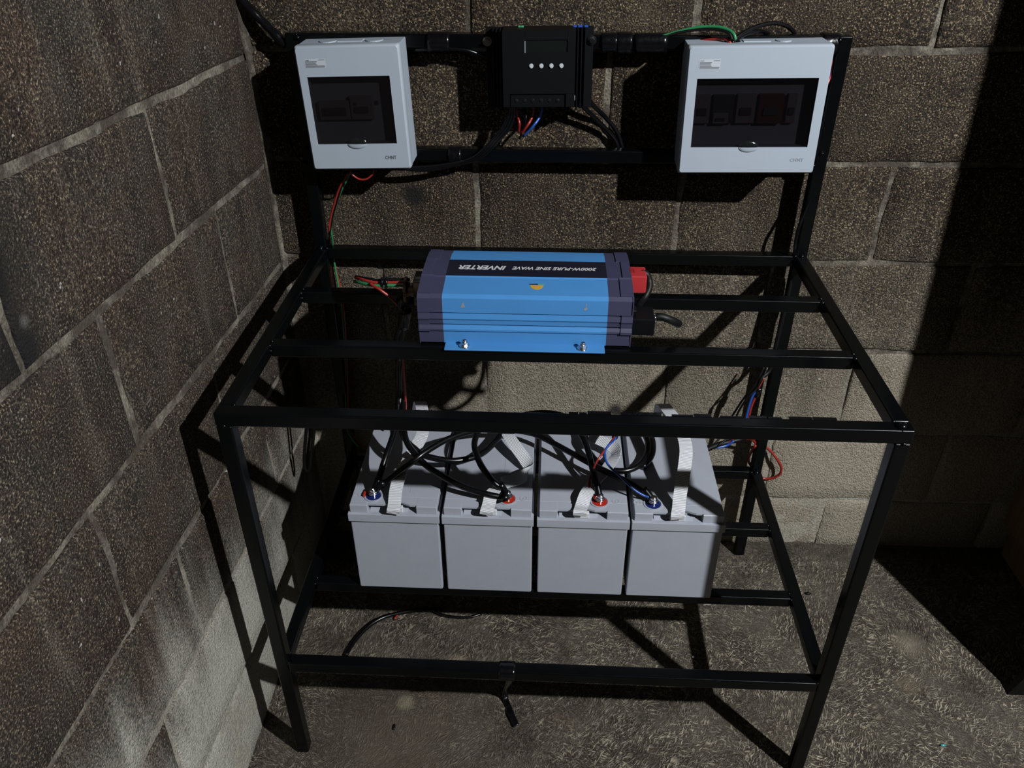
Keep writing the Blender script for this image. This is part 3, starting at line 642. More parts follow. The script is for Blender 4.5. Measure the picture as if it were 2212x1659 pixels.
welds += [(W-.016, -D+.009, HT+.001, .0085)]
for i, (x, y, z, r) in enumerate(welds):
    bm = bmesh.new(); add_blob(bm, (x, y, z), r, (1, 1, .75), i, 1, .5)
    obj('weld_bead', bm, MAT['paint'], rack, smooth=True)
def tape(x0, x1, y0, y1, z0, z1, seed, along='x', name='tape_wrap'):
    """a wrinkled sleeve of tape round a bar"""
    bm = bmesh.new(); n = 9; rings = []
    for k in range(n):
        t = k/(n-1); ring = []
        for (a, b) in ((0, 0), (.5, -.06), (1, 0), (1.06, .5), (1, 1), (.5, 1.06), (0, 1), (-.06, .5)):
            w = .0007*noise.noise(Vector((t*7, a*3+seed, b*3)))
            if along == 'x': q = (x0+(x1-x0)*t+.002*noise.noise(Vector((a*4, b*4, seed+k*.01))), y0-.0003+(y1-y0+.0006)*a+w, z0-.0003+(z1-z0+.0006)*b+w)
            else: q = (x0-.0012+(x1-x0+.0024)*a+w, y0-.0012+(y1-y0+.0024)*b+w, z0+(z1-z0)*t)
            ring.append(bm.verts.new(q))
        rings.append(ring)
    for p, q in zip(rings, rings[1:]):
        for i in range(8): bm.faces.new((p[i], p[(i+1) % 8], q[(i+1) % 8], q[i]))
    bm.faces.new(rings[0][::-1]); bm.faces.new(rings[-1])
    o = obj(name, bm, MAT['tape'], rack, smooth=True); o['label'] = 'glossy black electrical tape'
tape(.2495, .287, -S-.004, .002, HB-S-.005, HB, 1)
tape(.548, .575, -S-.003, .002, HB-S-.004, HB, 2)
tape(.575, .60, -S-.003, .002, HB-S-.006, HB+.001, 3)
tape(.604, .66, -S-.002, .001, HB-S-.004, HB, 4)
tape(.92, W-S, -S-.003, .002, HB-S-.006, HB+.001, 5)
tape(.277, .2995, -S-.003, .002, .979, 1.008, 6)
tape(.396, .424, -D-.0003, -D+S+.0003, HS-S, HS, 9)
# ragged residue along the front rail's far edge
bm = bmesh.new(); rnd = random.Random(4); x = .50
while x < .86:
    w = rnd.uniform(.006, .035); h = rnd.uniform(.001, .006)
    add_box(bm, x, x+w, -D+S-.002, -D+S+h, HT-.001, HT+.0007); x += w*rnd.uniform(.8, 1.6)
obj('tape_residue', bm, MAT['tape'], rack)
# tape tail hanging from the lower front rail
bm = bmesh.new(); q = PATHS['tail']
add_ribbon(bm, q, [(1, .2, .1), (.9, .3, 0), (.6, .6, 0), (.8, .4, .1), (.5, .1, .5), (1, .2, .1), (1, -.3, .1), (1, -.3, .1)], .0066, .0008)
tag(obj('plastic_strip', bm, MAT['tape'], smooth=True), 'black plastic strip trailing from the lowest front rail onto the floor', 'strip')

# ---------------------------------------------------------------- batteries
BH = .2097
def battery(bx, lx, red, label, peg=False, strap=None, wdirs=None, notch=0.):
    bw = .1623
    base = T(bx+bw/2, -.433, HS)
    t = thing('battery', label, 'battery', tuple(base), (0, 0, ANG), 'grey batteries in a row on the lower shelf')
    bm = bmesh.new(); add_box(bm, -bw/2, bw/2, 0, .306, 0.0, .176, .003, 2); obj('case', bm, MAT['case'], t, smooth=40)
    bm = bmesh.new(); add_box(bm, -.0836, .0836, -.0045, .3105, .1745, .1925, .0012, 2); obj('lid_rim', bm, MAT['case'], t, smooth=40)
    # lid: a thick plate with a hand slot in its front edge under a thin lip
    bm = bmesh.new(); L = .0797; nl, nr = -.0469, .0418; n0 = .001; nb = .026
    add_box(bm, -L, L, nb, .305, .1920, BH, .0009)
    add_box(bm, -L, nl, n0, nb+.001, .1920, BH, .0009)
    add_box(bm, nr, L, n0, nb+.001, .1920, BH, .0009)
    c = .008+notch
    add_poly(bm, [(nl-.002, .0055), (c+.006, .0055), (c-.004, .012), (c-.026, nb+.001), (nl-.002, nb+.001)], BH-.0042, BH-.0002)
    add_poly(bm, [(c+.022, .0055), (nr+.002, .0055), (nr+.002, nb+.001), (c+.001, nb+.001), (c+.001, .0145)], BH-.0042, BH-.0002)
    # sloping floor of the slot
    add_extrude(bm, [(.003, .1922), (.0255, .1922), (.0255, .1995)], nl+.003, nr-.016)
    obj('lid', bm, MAT['case'], t)
    ly = .028+(.002 if red else 0)
    bm = bmesh.new(); add_ring(bm, (lx, ly, BH), .0146, .0173, -.001, .0012); obj('terminal_collar', bm, MAT['case'], t, smooth=30)
    bm = bmesh.new(); add_cyl(bm, (lx, ly, BH+.0002), (0, 0, 1), .0134, .0012, 28); o = obj('terminal_seal', bm, MAT['ringred' if red else 'ringblue'], t, smooth=30)
    o['label'] = 'red terminal seal' if red else 'dark blue terminal seal'
    b = obj('terminal_bolt', bm_bolt(lx, ly, BH), MAT['steel'], t, smooth=35); b['label'] = 'shiny steel terminal bolt with washers'
    # moulded polarity mark
    mx = -.063 if lx < -.03 and peg else (lx+.029 if red else lx-.0285)
    bm = bmesh.new(); add_ring(bm, (mx, ly+.002, BH), .0058, .0066, -.0004, .0005, 20)
    add_box(bm, mx-.0004, mx+.0004, ly-.001, ly+.005, BH-.0004, BH+.0005)
    obj('polarity_mark', bm, MAT['case'], t)
    # fine ridge down the lid
    bm = bmesh.new(); add_box(bm, .0255, .0262, .04, .29, BH-.0004, BH+.00035); obj('lid_ridge', bm, MAT['case'], t)
    if peg:
        bm = bmesh.new(); add_box(bm, -.0585, -.0545, .022, .034, BH, BH+.006, .0008); o = obj('peg', bm, MAT['ringred'], t); o['label'] = 'small red peg'
    s = obj('strap', strap_bm(strap, wdirs), MAT['strap'], t, world=True, smooth=60); s['label'] = 'white ribbed webbing carrying strap'
    x = s_front(strap, base)
    bm = bmesh.new(); add_box(bm, x-.0135, x+.0135, .0022, .0105, .1928, .2050, .001); o = obj('strap_end', bm, MAT['white'], s)
    o['label'] = 'folded end of the strap in the slot'
    return t
def bm_bolt(x, y, z):
    bm = bmesh.new()
    add_cyl(bm, (x, y, z+.0022), (0, 0, 1), .0058, .004, 16)
    add_cyl(bm, (x, y, z+.0075), (0, 0, 1), .0088, .0016, 20, bev=.0004)
    add_cyl(bm, (x, y, z+.0098), (0, 0, 1), .0078, .0026, 20, bev=.0006)
    add_cyl(bm, (x, y, z+.0140), (0, 0, 1), .0062, .0064, 18, bev=.0012)
    add_cyl(bm, (x, y, z+.0168), (0, 0, 1), .0030, .0016, 6)
    return bm
def strap_bm(name, wd):
    bm = bmesh.new(); add_ribbon(bm, PATHS[name], wd, .0118, .0011); return bm
def s_front(name, base):
    q = PATHS[name][2]; return (Matrix.Translation(base) @ Matrix.Rotation(ANG, 4, 'Z')).inverted().__matmul__(Vector(q)).x
X = (1, 0, 0)
w1 = [X]*4+[(1, .1, .1), (.75, .5, .35), (.9, .5, .3), (1, .3, .2), (1, .1, .1)]+[X]*6
w2 = [X, X, (1, .1, 0), (1, .2, .1), (.6, .8, .2), (-.1, 1, .4), (0, .8, .7), (.5, .3, .8), (.9, .5, .4), (.9, .5, .3), (.9, .5, .2), (.95, .4, .1), X, X]
w3 = [X, X, (1, .1, 0), (1, .2, 0), (.9, -.3, .1), (.85, -.45, .2), (.8, -.5, .2), (.7, -.2, .6), (.3, .8, .4), (.2, .9, .3), (.3, .9, .2), (.6, .7, .1), X]
w4 = [X]*7+[(1, .05, .05), (1, .2, .1), (1, .2, .1), (1, .1, 0)]+[X]*3
battery(.3956, -.0403, False, 'grey battery at the left end of the row, blue terminal ring and red peg', True, 's1', w1)
battery(.5671, .0348, True, 'second grey battery from left, red terminal with two black cable lugs', False, 's2', w2, -.012)
battery(.7402, .0294, True, 'third grey battery from left, red terminal with a thin red wire', False, 's3', w3, -.010)
battery(.9108, -.045, False, 'grey battery at the right end, blue terminal with a thin blue wire', False, 's4', w4)

# ---------------------------------------------------------------- cables
def cable(name, label, key, r, mat, cat='cable', sides=10, group=None, n=5, pts=None):
    bm = bmesh.new(); add_tube(bm, pts or PATHS[key], r, sides, n)
    return tag(obj(name, bm, MAT[mat], smooth=True), label, cat, group)
def lug(parent, a, b, r=.0068):
    """a cable lug with its shrink sleeve: from cable end a to bolt b (world)"""
    a, b = Vector(a), Vector(b); d = (b-a).normalized()
    bm = bmesh.new(); add_tube(bm, [a-d*.016, a-d*.004, a+d*.004, a+d*.006], r, 10, 2)
    s = obj('shrink_sleeve', bm, MAT['jacket'], parent, world=True, smooth=True); s['label'] = 'glossy black shrink sleeve'
    side = d.cross(Vector((0, 0, 1))).normalized()
    bm = bmesh.new()
    c = [a+d*.003+side*.0052, a+d*.003-side*.0052, b-side*.0065, b+d*.006-side*.003, b+d*.006+side*.003, b+side*.0065]
    top = [bm.verts.new(p+Vector((0, 0, .0007))) for p in c]; bot = [bm.verts.new(p-Vector((0, 0, .0007))) for p in c]
    bm.faces.new(top); bm.faces.new(bot[::-1])
    for i in range(6): bm.faces.new((bot[i], bot[(i+1) % 6], top[(i+1) % 6], top[i]))
    l = obj('lug', bm, MAT['dsteel'], parent, world=True); l['label'] = 'flat metal cable lug'
def bolt_of(bx, lx, red, dz=.006):
    base = T(bx+.1623/2, -.433, HS)
    return Matrix.Translation(base) @ Matrix.Rotation(ANG, 4, 'Z') @ Vector((lx, .028+(.002 if red else 0), BH+dz))
T1, T2, T3, T4 = bolt_of(.3956, -.0403, False), bolt_of(.5671, .0348, True), bolt_of(.7402, .0294, True), bolt_of(.9108, -.045, False)
def led(key, a=None, b=None, back=.012):
    """cable points with the ends trimmed so that a lug reaches the bolt"""
    q = [Vector(p) for p in PATHS[key]]
    def trim(q, B):
        B = Vector(B)
        while len(q) > 3 and (q[-1]-B).length < back: q.pop()
        d = (q[-1]-B); d.z = max(d.z, .004); d.normalize()
        q.append(B+d*back*.95+Vector((0, 0, .002)))
        return q
    if b is not None: q = trim(q, b)
    if a is not None: q = trim(q[::-1], a)[::-1]
    return q
R_ = .0059
q = led('A', b=T1); c = cable('battery_cable', 'thick black cable rising from the leftmost battery to the bundle at left', 'A', R_, 'jacket', pts=q); lug(c, q[-1], T1)
q = led('B', b=T2); c = cable('battery_cable', 'thick black cable sagging from the left bundle to the second battery red terminal', 'B', R_, 'jacket', pts=q); lug(c, q[-1], T2)
cable('battery_cable', 'thick black cable looping from the left bundle to the wide bend on the right', 'C', R_, 'jacket')
cable('battery_cable', 'thick black cable piece lying beside the wide bend on the rightmost battery', 'C2', R_, 'jacket')
T1b, T4b = T1+Vector((0, 0, .002)), T4+Vector((0, 0, .001))
q = led('D', a=T1b, b=T4b); c = cable('battery_cable', 'long thick black cable joining the two blue terminals of the end batteries', 'D', R_, 'jacket', pts=q)
lug(c, q[0], T1b); lug(c, q[-1], T4b)
T2b = T2+Vector((0, 0, .002))
q = led('E', a=T2b, b=T3); c = cable('battery_cable', 'thick black cable arching between the two red terminals of the middle batteries', 'E', R_, 'jacket', pts=q)
lug(c, q[0], T2b); lug(c, q[-1], T3)
q = led('blue', b=T4+Vector((0, 0, .003)), back=.010); c = cable('wire', 'thin bright blue wire curving down to the rightmost battery terminal', 'blue', .0021, 'bluew', 'wire', 8, pts=q)
bm = bmesh.new(); add_tube(bm, [q[-1], T4+Vector((0, 0, .004))], .0016, 6, 3); obj('bare_end', bm, MAT['dsteel'], c, world=True, smooth=True)
q = led('red', b=T3+Vector((0, 0, .003)), back=.010); c = cable('wire', 'thin red wire running down to the third battery terminal', 'red', .0021, 'red', 'wire', 8, pts=q)
bm = bmesh.new(); add_tube(bm, [q[-1], T3+Vector((0, 0, .004))], .0016, 6, 3); obj('bare_end', bm, MAT['dsteel'], c, world=True, smooth=True)
bm = bmesh.new(); add_tube(bm, PATHS['sheath'], .0058, 8, 4)
tag(obj('cable_sheath', bm, MAT['tape'], smooth=True), 'black taped sheath round the red and blue wires above the batteries', 'sheath')
# right rear post
cable('cable', 'black sheathed cable running down inside the right rear post', 'sh_r1', .0046, 'dull')
cable('wire', 'short blue wire hanging beside the right rear post above the front rail', 'blue_r', .0030, 'bluew', 'wire', 8)
cable('wire', 'short red wire hanging beside the blue one at the right rear post', 'red_r', .0030, 'red', 'wire', 8)
cable('wire', 'thin black wire slanting left of the right rear post, outer of two', 'bk_r1', .0022, 'dull', 'wire', 6)
cable('wire', 'thin black wire slanting left of the right rear post, inner of two', 'bk_r2', .0022, 'dull', 'wire', 6)
cable('cable', 'black sheathed cable entering behind the rightmost battery', 'sh_r2', .0058, 'dull')
cable('wire', 'blue wire entering behind the rightmost battery, below the black sheath', 'blue_r2', .0030, 'bluew', 'wire', 8)
cable('wire', 'short red wire tucked under the black sheath behind the rightmost battery', 'red_r2', .0020, 'red', 'wire', 8)
cable('wire', 'red wire making an open loop behind the right rear post', 'loop', .0032, 'red', 'wire', 8)
bm = bmesh.new(); add_tube(bm, PATHS['tape_r'], .0058, 8, 3); tag(obj('tape_sleeve', bm, MAT['tape'], smooth=True), 'black tape sleeve where red and blue wires part by the right post', 'tape')
cable('cable', 'thin black cable running down the right post below the wide white box', 'rp_cable', .0032, 'jacket')
# left rear post
cable('wire', 'long thin red wire dropping from the narrow white box along the left post', 'l_red', .0021, 'red', 'wire', 7)
cable('wire', 'long thin green wire dropping along the left rear post', 'l_green', .0021, 'green', 'wire', 7)
cable('wire', 'long thin black wire dropping along the left rear post', 'l_black', .0022, 'dull', 'wire', 7)
cable('wire', 'small red wire loop under the bottom of the narrow white box', 'l_loop', .0018, 'red', 'wire', 7)
cable('cable', 'thin black cable bowing round the left side of the narrow white box', 'l_curve', .0026, 'dull')
cable('cable', 'thin black cable loop hanging at the left wall under the table', 'hang', .0034, 'dull')
# inverter, left end
cable('wire', 'red wire leaving the left end of the inverter', 'i_red', .0026, 'red', 'wire', 8)
cable('wire', 'green wire leaving the left end of the inverter', 'i_green', .0026, 'green', 'wire', 8)
cable('wire', 'black wire leaving the left end of the inverter', 'i_black', .0026, 'dull', 'wire', 8)
cable('wire', 'thin red wire slanting from the taped wires down to the cable bundle', 'i_red2', .0025, 'red', 'wire', 8)
cable('cable', 'short thick black cable dropping from the left end of the inverter into the bundle', 'i_black2', .0055, 'jacket')
bm = bmesh.new(); add_tube(bm, PATHS['i_tape'], .0088, 9, 6, rfun=lambda t: .0086+.0008*math.sin(t*9)); tag(obj('tape_sleeve', bm, MAT['tape'], smooth=True), 'black tape wrapped round the red and green wires left of the inverter', 'tape')
bm = bmesh.new(); add_tube(bm, PATHS['bundle_tape'], .0105, 9, 6); tag(obj('tape_sleeve', bm, MAT['tape'], smooth=True), 'black tape sleeve on the cable bundle just below the inverter', 'tape')
# inverter, right end
cable('cable', 'black cable bending down from the red cap of the inverter', 'r_cable', .0056, 'dull')
cable('cable', 'hanging loop of black cable under the inverter', None, .0056, 'jacket',
      pts=[(.835, -.25, .802), (.858, -.26, .80), (.876, -.285, .775), (.868, -.31, .74), (.837, -.32, .726), (.803, -.31, .738), (.783, -.285, .768), (.77, -.26, .80)])
# charge controller wires
cable('wire', 'red wire at the left under the charge controller', 'c_red1', .0024, 'red', 'wire', 8)
cable('wire', 'second red wire under the middle of the charge controller', 'c_red2', .0024, 'red', 'wire', 8)
cable('wire', 'dark blue wire under the charge controller', 'c_blue', .0024, 'bluew', 'wire', 8)
cable('wire', 'single black wire between the two red ones under the charge controller', 'c_black1', .0020, 'dull', 'wire', 8)
for i, w_ in enumerate(('middle', 'left', 'right')):
    cable('cable', 'black cable of the curved bundle below the charge controller, %s of three' % w_, 'c_bun%d' % i, .0035, 'jacket')
cable('cable', 'black cable slanting right from the charge controller, lower of two', 'c_r1', .0042, 'jacket')
cable('cable', 'black cable slanting right from the charge controller, upper of two', 'c_r2', .0042, 'jacket')
cable('cable', 'black cable sagging under the top rail left of the charge controller', 't1', .0032, 'jacket')
cable('cable', 'black cable under the top rail right of the charge controller', 't2', .0032, 'dull')
cable('wire', 'green wire arching into the top of the wide white box', 'g_arc', .0028, 'green', 'wire', 8)
cable('wire', 'red wire entering the top of the wide white box under the green one', 'g_arc_r', .0024, 'red', 'wire', 8)
cable('wire', 'black wire entering the top of the wide white box beside the green one', 'g_arc_b', .0024, 'dull', 'wire', 8)
cable('cable', 'large black cable arch above the wide white box', 'k_arc1', .0036, 'jacket')
cable('cable', 'small black cable arch above the wide white box, inside the larger one', 'k_arc2', .0036, 'jacket')
cable('wire', 'dark red wire between the wide white box and the right post', 'rb_red', .0022, 'red', 'wire', 8)
cable('wire', 'dark blue wire between the wide white box and the right post', 'rb_blue', .0022, 'bluew', 'wire', 8)
bm = bmesh.new(); add_tube(bm, PATHS['ul_bundle'], .0085, 7, 5, rfun=lambda t: .0084+.0008*math.sin(t*17)+.0005*math.sin(t*41))
tag(obj('cable_bundle', bm, MAT['tape'], smooth=True), 'taped glossy black cable bundle rising to the upper left corner', 'cable')
# floor
cable('cable', 'black cable lying on the floor curving under the batteries', 'f_cable', .0048, 'jacket')
cable('cable', 'thin black cable lying on the floor at the edge of the battery shadow', 'f_cable2', .0030, 'jacket')
cable('wire', 'tiny red wire end on the floor under the batteries', 'f_red', .0026, 'red', 'wire', 6)
for nm, lab, p, r, sq, mt in (('plastic_scrap', 'small black scrap on the floor right of the rack near the wall', (1.376, -.173, .002), .007, (1, .5, .35), 'dull'),
                              ('plastic_scrap', 'tiny turquoise scrap on the floor at the lower right', (1.536, -.5565, .002), .0045, (1.2, .4, .5), 'teal'),
                              ('plastic_scrap', 'tiny white chip on the floor under the rack', (1.079, -.365, .0015), .0026, (1, 1, .6), 'white'),
                              ('plastic_scrap', 'small dark scrap on the floor near the left front leg', (.457, -.558, .002), .006, (.4, 1, .4), 'dull')):
    bm = bmesh.new(); add_blob(bm, p, r, sq, 2, 2, .5); tag(obj(nm, bm, MAT[mt], smooth=True), lab, 'scrap')

# ---------------------------------------------------------------- inverter
IC = T(.7128, -.322, HT)
inv = thing('inverter', 'bright blue metal power inverter with navy end caps on the upper shelf', 'inverter', tuple(IC), (0, 0, ANG))
PROF = [(.0890, .003), (.0900, .074), (.0830, .0855), (.0640, .0880), (.0620, .0905), (.0300, .0930), (-.0320, .0930), (-.0345, .0915), (-.0830, .0860), (-.0895, .0815),
        (-.0908, .0590), (-.0908, .0575), (-.0880, .0568), (-.0880, .0558), (-.0905, .0552), (-.0922, .0470), (-.0905, .0440), (-.0900, .0370), (-.0872, .0364), (-.0872, .0352), (-.0900, .0346),
        (-.0925, .0290), (-.0925, .0260), (-.0898, .0230), (-.0898, .003)]
bm = bmesh.new(); add_extrude(bm, PROF, -.1285, .1285); obj('cover', bm, MAT['blue'], inv, smooth=20)
for sgn in (-1, 1):
    y0, y1 = (-.1115, -.0885) if sgn < 0 else (.088, .111)
    bm = bmesh.new(); add_box(bm, -.1265, .1265, y0, y1, .0006, .0036, .0012, 2); obj('mounting_flange', bm, MAT['blue'], inv, smooth=40)
def offs(prof, k):
    n = len(prof); out = []
    for i, (y, z) in enumerate(prof):
        (a, b), (c, d) = prof[i-1], prof[(i+1) % n]
        tx, tz = c-a, d-b; L = math.hypot(tx, tz) or 1
        out.append((y+tz/L*k, z-tx/L*k))
    return out
CAPP = [(y, max(z, .0035)) for y, z in PROF]
for sgn in (-1, 1):
    a, b = (.1285, .1672) if sgn > 0 else (-.1672, -.1285)
    bm = bmesh.new(); add_extrude(bm, CAPP, a, b); cap = obj('end_cap', bm, MAT['navy'], inv, smooth=20)
    # stepped raised plate on the outer half
    big = offs(PROF, .0016); bm = bmesh.new()
    steps = {}
    for i in range(len(PROF)-1):
        z = (PROF[i][1]+PROF[i+1][1])/2; y = (PROF[i][0]+PROF[i+1][0])/2
        x = .150
        if z > .085: x = .146 if y > .03 else (.153 if -.033 < y <= .03 else .1475)
        elif z > .07 or z < .014: x = .166
        if y > .085: x = .150
        o_ = (sgn*x, sgn*.1675)
        (y0, z0), (y1, z1) = big[i], big[i+1]; (p0, q0), (p1, q1) = CAPP[i], CAPP[i+1]
        v = [bm.verts.new(c) for c in ((o_[0], y0, z0), (o_[1], y0, z0), (o_[1], y1, z1), (o_[0], y1, z1), (o_[0], p0, q0), (o_[1], p0, q0), (o_[1], p1, q1), (o_[0], p1, q1))]
        for f in ((0, 1, 2, 3), (4, 5, 1, 0), (7, 6, 2, 3), (4, 0, 3, 7), (5, 1, 2, 6)): bm.faces.new([v[k] for k in f])
    bmesh.ops.recalc_face_normals(bm, faces=bm.faces[:])
    obj('cap_plate', bm, MAT['navy'], cap)
bm = bmesh.new(); add_box(bm, -.1286, .1286, -.0318, .0285, .0930, .0933); lb = obj('label_band', bm, MAT['band'], inv); lb['label'] = 'dark navy label band with white lettering'
flip = Matrix.Rotation(PI, 4, 'Z')
def on_top(x, y, z): return Matrix.Translation((x, y, z)) @ flip
bm = text_bm('2000W-PURE SINE WAVE', .1375, .0108, .0003, on_top(.0445, -.0005, .0932), shear=.32, bold=.02); obj('lettering', bm, MAT['ink'], lb)
bm = text_bm('INVERTER', .0770, .0150, .0003, on_top(-.0722, -.0005, .0932), shear=.32, bold=.03); obj('lettering', bm, MAT['ink'], lb)
# half-round yellow mark below the band, on the sloping face
def slope_z(y): return .0915+(.0860-.0915)*(y+.0345)/(-.0830+.0345)
def slope_poly(poly, mat, name, lift=.0003):
    bm = bmesh.new(); t = [bm.verts.new((x, y, slope_z(y)+lift)) for x, y in poly]; b = [bm.verts.new((x, y, slope_z(y)-.0004)) for x, y in poly]
    bm.faces.new(t); bm.faces.new(b[::-1]); n = len(poly)
    for i in range(n): bm.faces.new((b[i], b[(i+1) % n], t[(i+1) % n], t[i]))
    return obj(name, bm, MAT[mat], inv)
cx = .0175
slope_poly([(cx+.0105*math.cos(PI+PI*k/14), -.0540+.0125*math.sin(PI+PI*k/14)) for k in range(15)], 'yellow', 'emblem')['label'] = 'yellow half-round mark'
slope_poly([(cx-.0122, -.0525), (cx+.0018, -.0528), (cx+.0018, -.0502), (cx-.0122, -.0510)], 'band', 'emblem_bar')
slope_poly([(cx+.0018, -.0528), (cx+.0128, -.0520), (cx+.0128, -.0500), (cx+.0018, -.0502)], 'gprint', 'emblem_bar')
# pale warning marks on the front face
for x, tri in ((-.0965, True), (.0940, False)):
    bm = bmesh.new(); y = -.0906
    P_ = [(x-.004, .0665), (x+.0035, .0670), (x+.0005, .0760)] if tri else [(x-.003, .066), (x+.0005, .0655), (x+.003, .0695), (x+.0006, .0695), (x+.001, .077), (x-.0006, .077), (x-.0006, .0695), (x-.0025, .069)]
    f = [bm.verts.new((px, -.0895-(.0815-pz)/(.0815-.059)*.0013-.0003, pz)) for px, pz in P_]; g = [bm.verts.new((v.co.x, v.co.y+.0006, v.co.z)) for v in f]
    bm.faces.new(f); bm.faces.new(g[::-1])
    for i in range(len(f)): bm.faces.new((g[i], g[(i+1) % len(f)], f[(i+1) % len(f)], f[i]))
    obj('warning_mark', bm, MAT['faint'], inv)['label'] = 'small grey warning triangle' if tri else 'small grey lightning mark'
for x in (-.0952, .0912):
    for y in (-.1015, .1005):
        bm = bmesh.new(); add_cyl(bm, (x, y, .0046), (0, 0, 1), .0085, .0020, 20, bev=.0005); add_cyl(bm, (x+.0008, y-.0005, .0088), (.06, -.05, 1), .0052, .0066, 6); add_cyl(bm, (x+.001, y-.0006, .0135), (.06, -.05, 1), .0034, .004, 12, bev=.0006)
        obj('screw', bm, MAT['steel'], inv, smooth=30)['label'] = 'shiny hex screw with washer'
# red and black terminal caps on the right end
bm = bmesh.new(); add_box(bm, .160, .1925, -.026, .012, .0640, .0945, .003, 2)
o = obj('terminal_cap', bm, MAT['redcap'], inv, smooth=40); o['label'] = 'red plastic terminal cap'
bm = bmesh.new()
for k in range(5): add_box(bm, .166+k*.0018, .1668+k*.0018, -.014, .002, .0940, .0950)
obj('cap_ribs', bm, MAT['redcap'], o)
bm = bmesh.new(); add_box(bm, .160, .2045, -.081, -.035, .0170, .0470, .003, 2); obj('terminal_cap', bm, MAT['ctrl'], inv, smooth=40)['label'] = 'black plastic terminal cap'
bm = bmesh.new(); add_box(bm, .164, .176, -.070, -.050, .0460, .056, .002); obj('terminal_cap_neck', bm, MAT['ctrl'], inv)
c = cable('cable', 'short black cable stub with a shiny ferrule at the right end of the inverter', 'r_cable2', .0066, 'dull')
q = PATHS['r_cable2']; bm = bmesh.new(); add_tube(bm, [q[0], tuple((Vector(q[0])*.6+Vector(q[1])*.4))], .0072, 10, 3); obj('ferrule', bm, MAT['steel'], c, world=True, smooth=True)
# glossy bracket and clamp on the left end
bm = bmesh.new(); add_box(bm, -.190, -.1665, .002, .046, .020, .0640, .002, 2); obj('outlet', bm, MAT['brown'], inv, smooth=40)['label'] = 'glossy dark brown outlet shell'
bm = bmesh.new(); add_cyl(bm, (-.205, .024, .038), (1, 0, 0), .023, .005, 20, bev=.001); add_cyl(bm, (-.199, .024, .038), (1, 0, 0), .012, .016, 14)
obj('clamp', bm, MAT['brown'], inv, smooth=35)['label'] = 'glossy dark cable clamp'
bm = bmesh.new(); add_box(bm, -.188, -.170, .0015, .0030, .030, .034); add_box(bm, -.187, -.171, .012, .020, .0635, .0648); obj('outlet_trim', bm, MAT['steel'], inv)

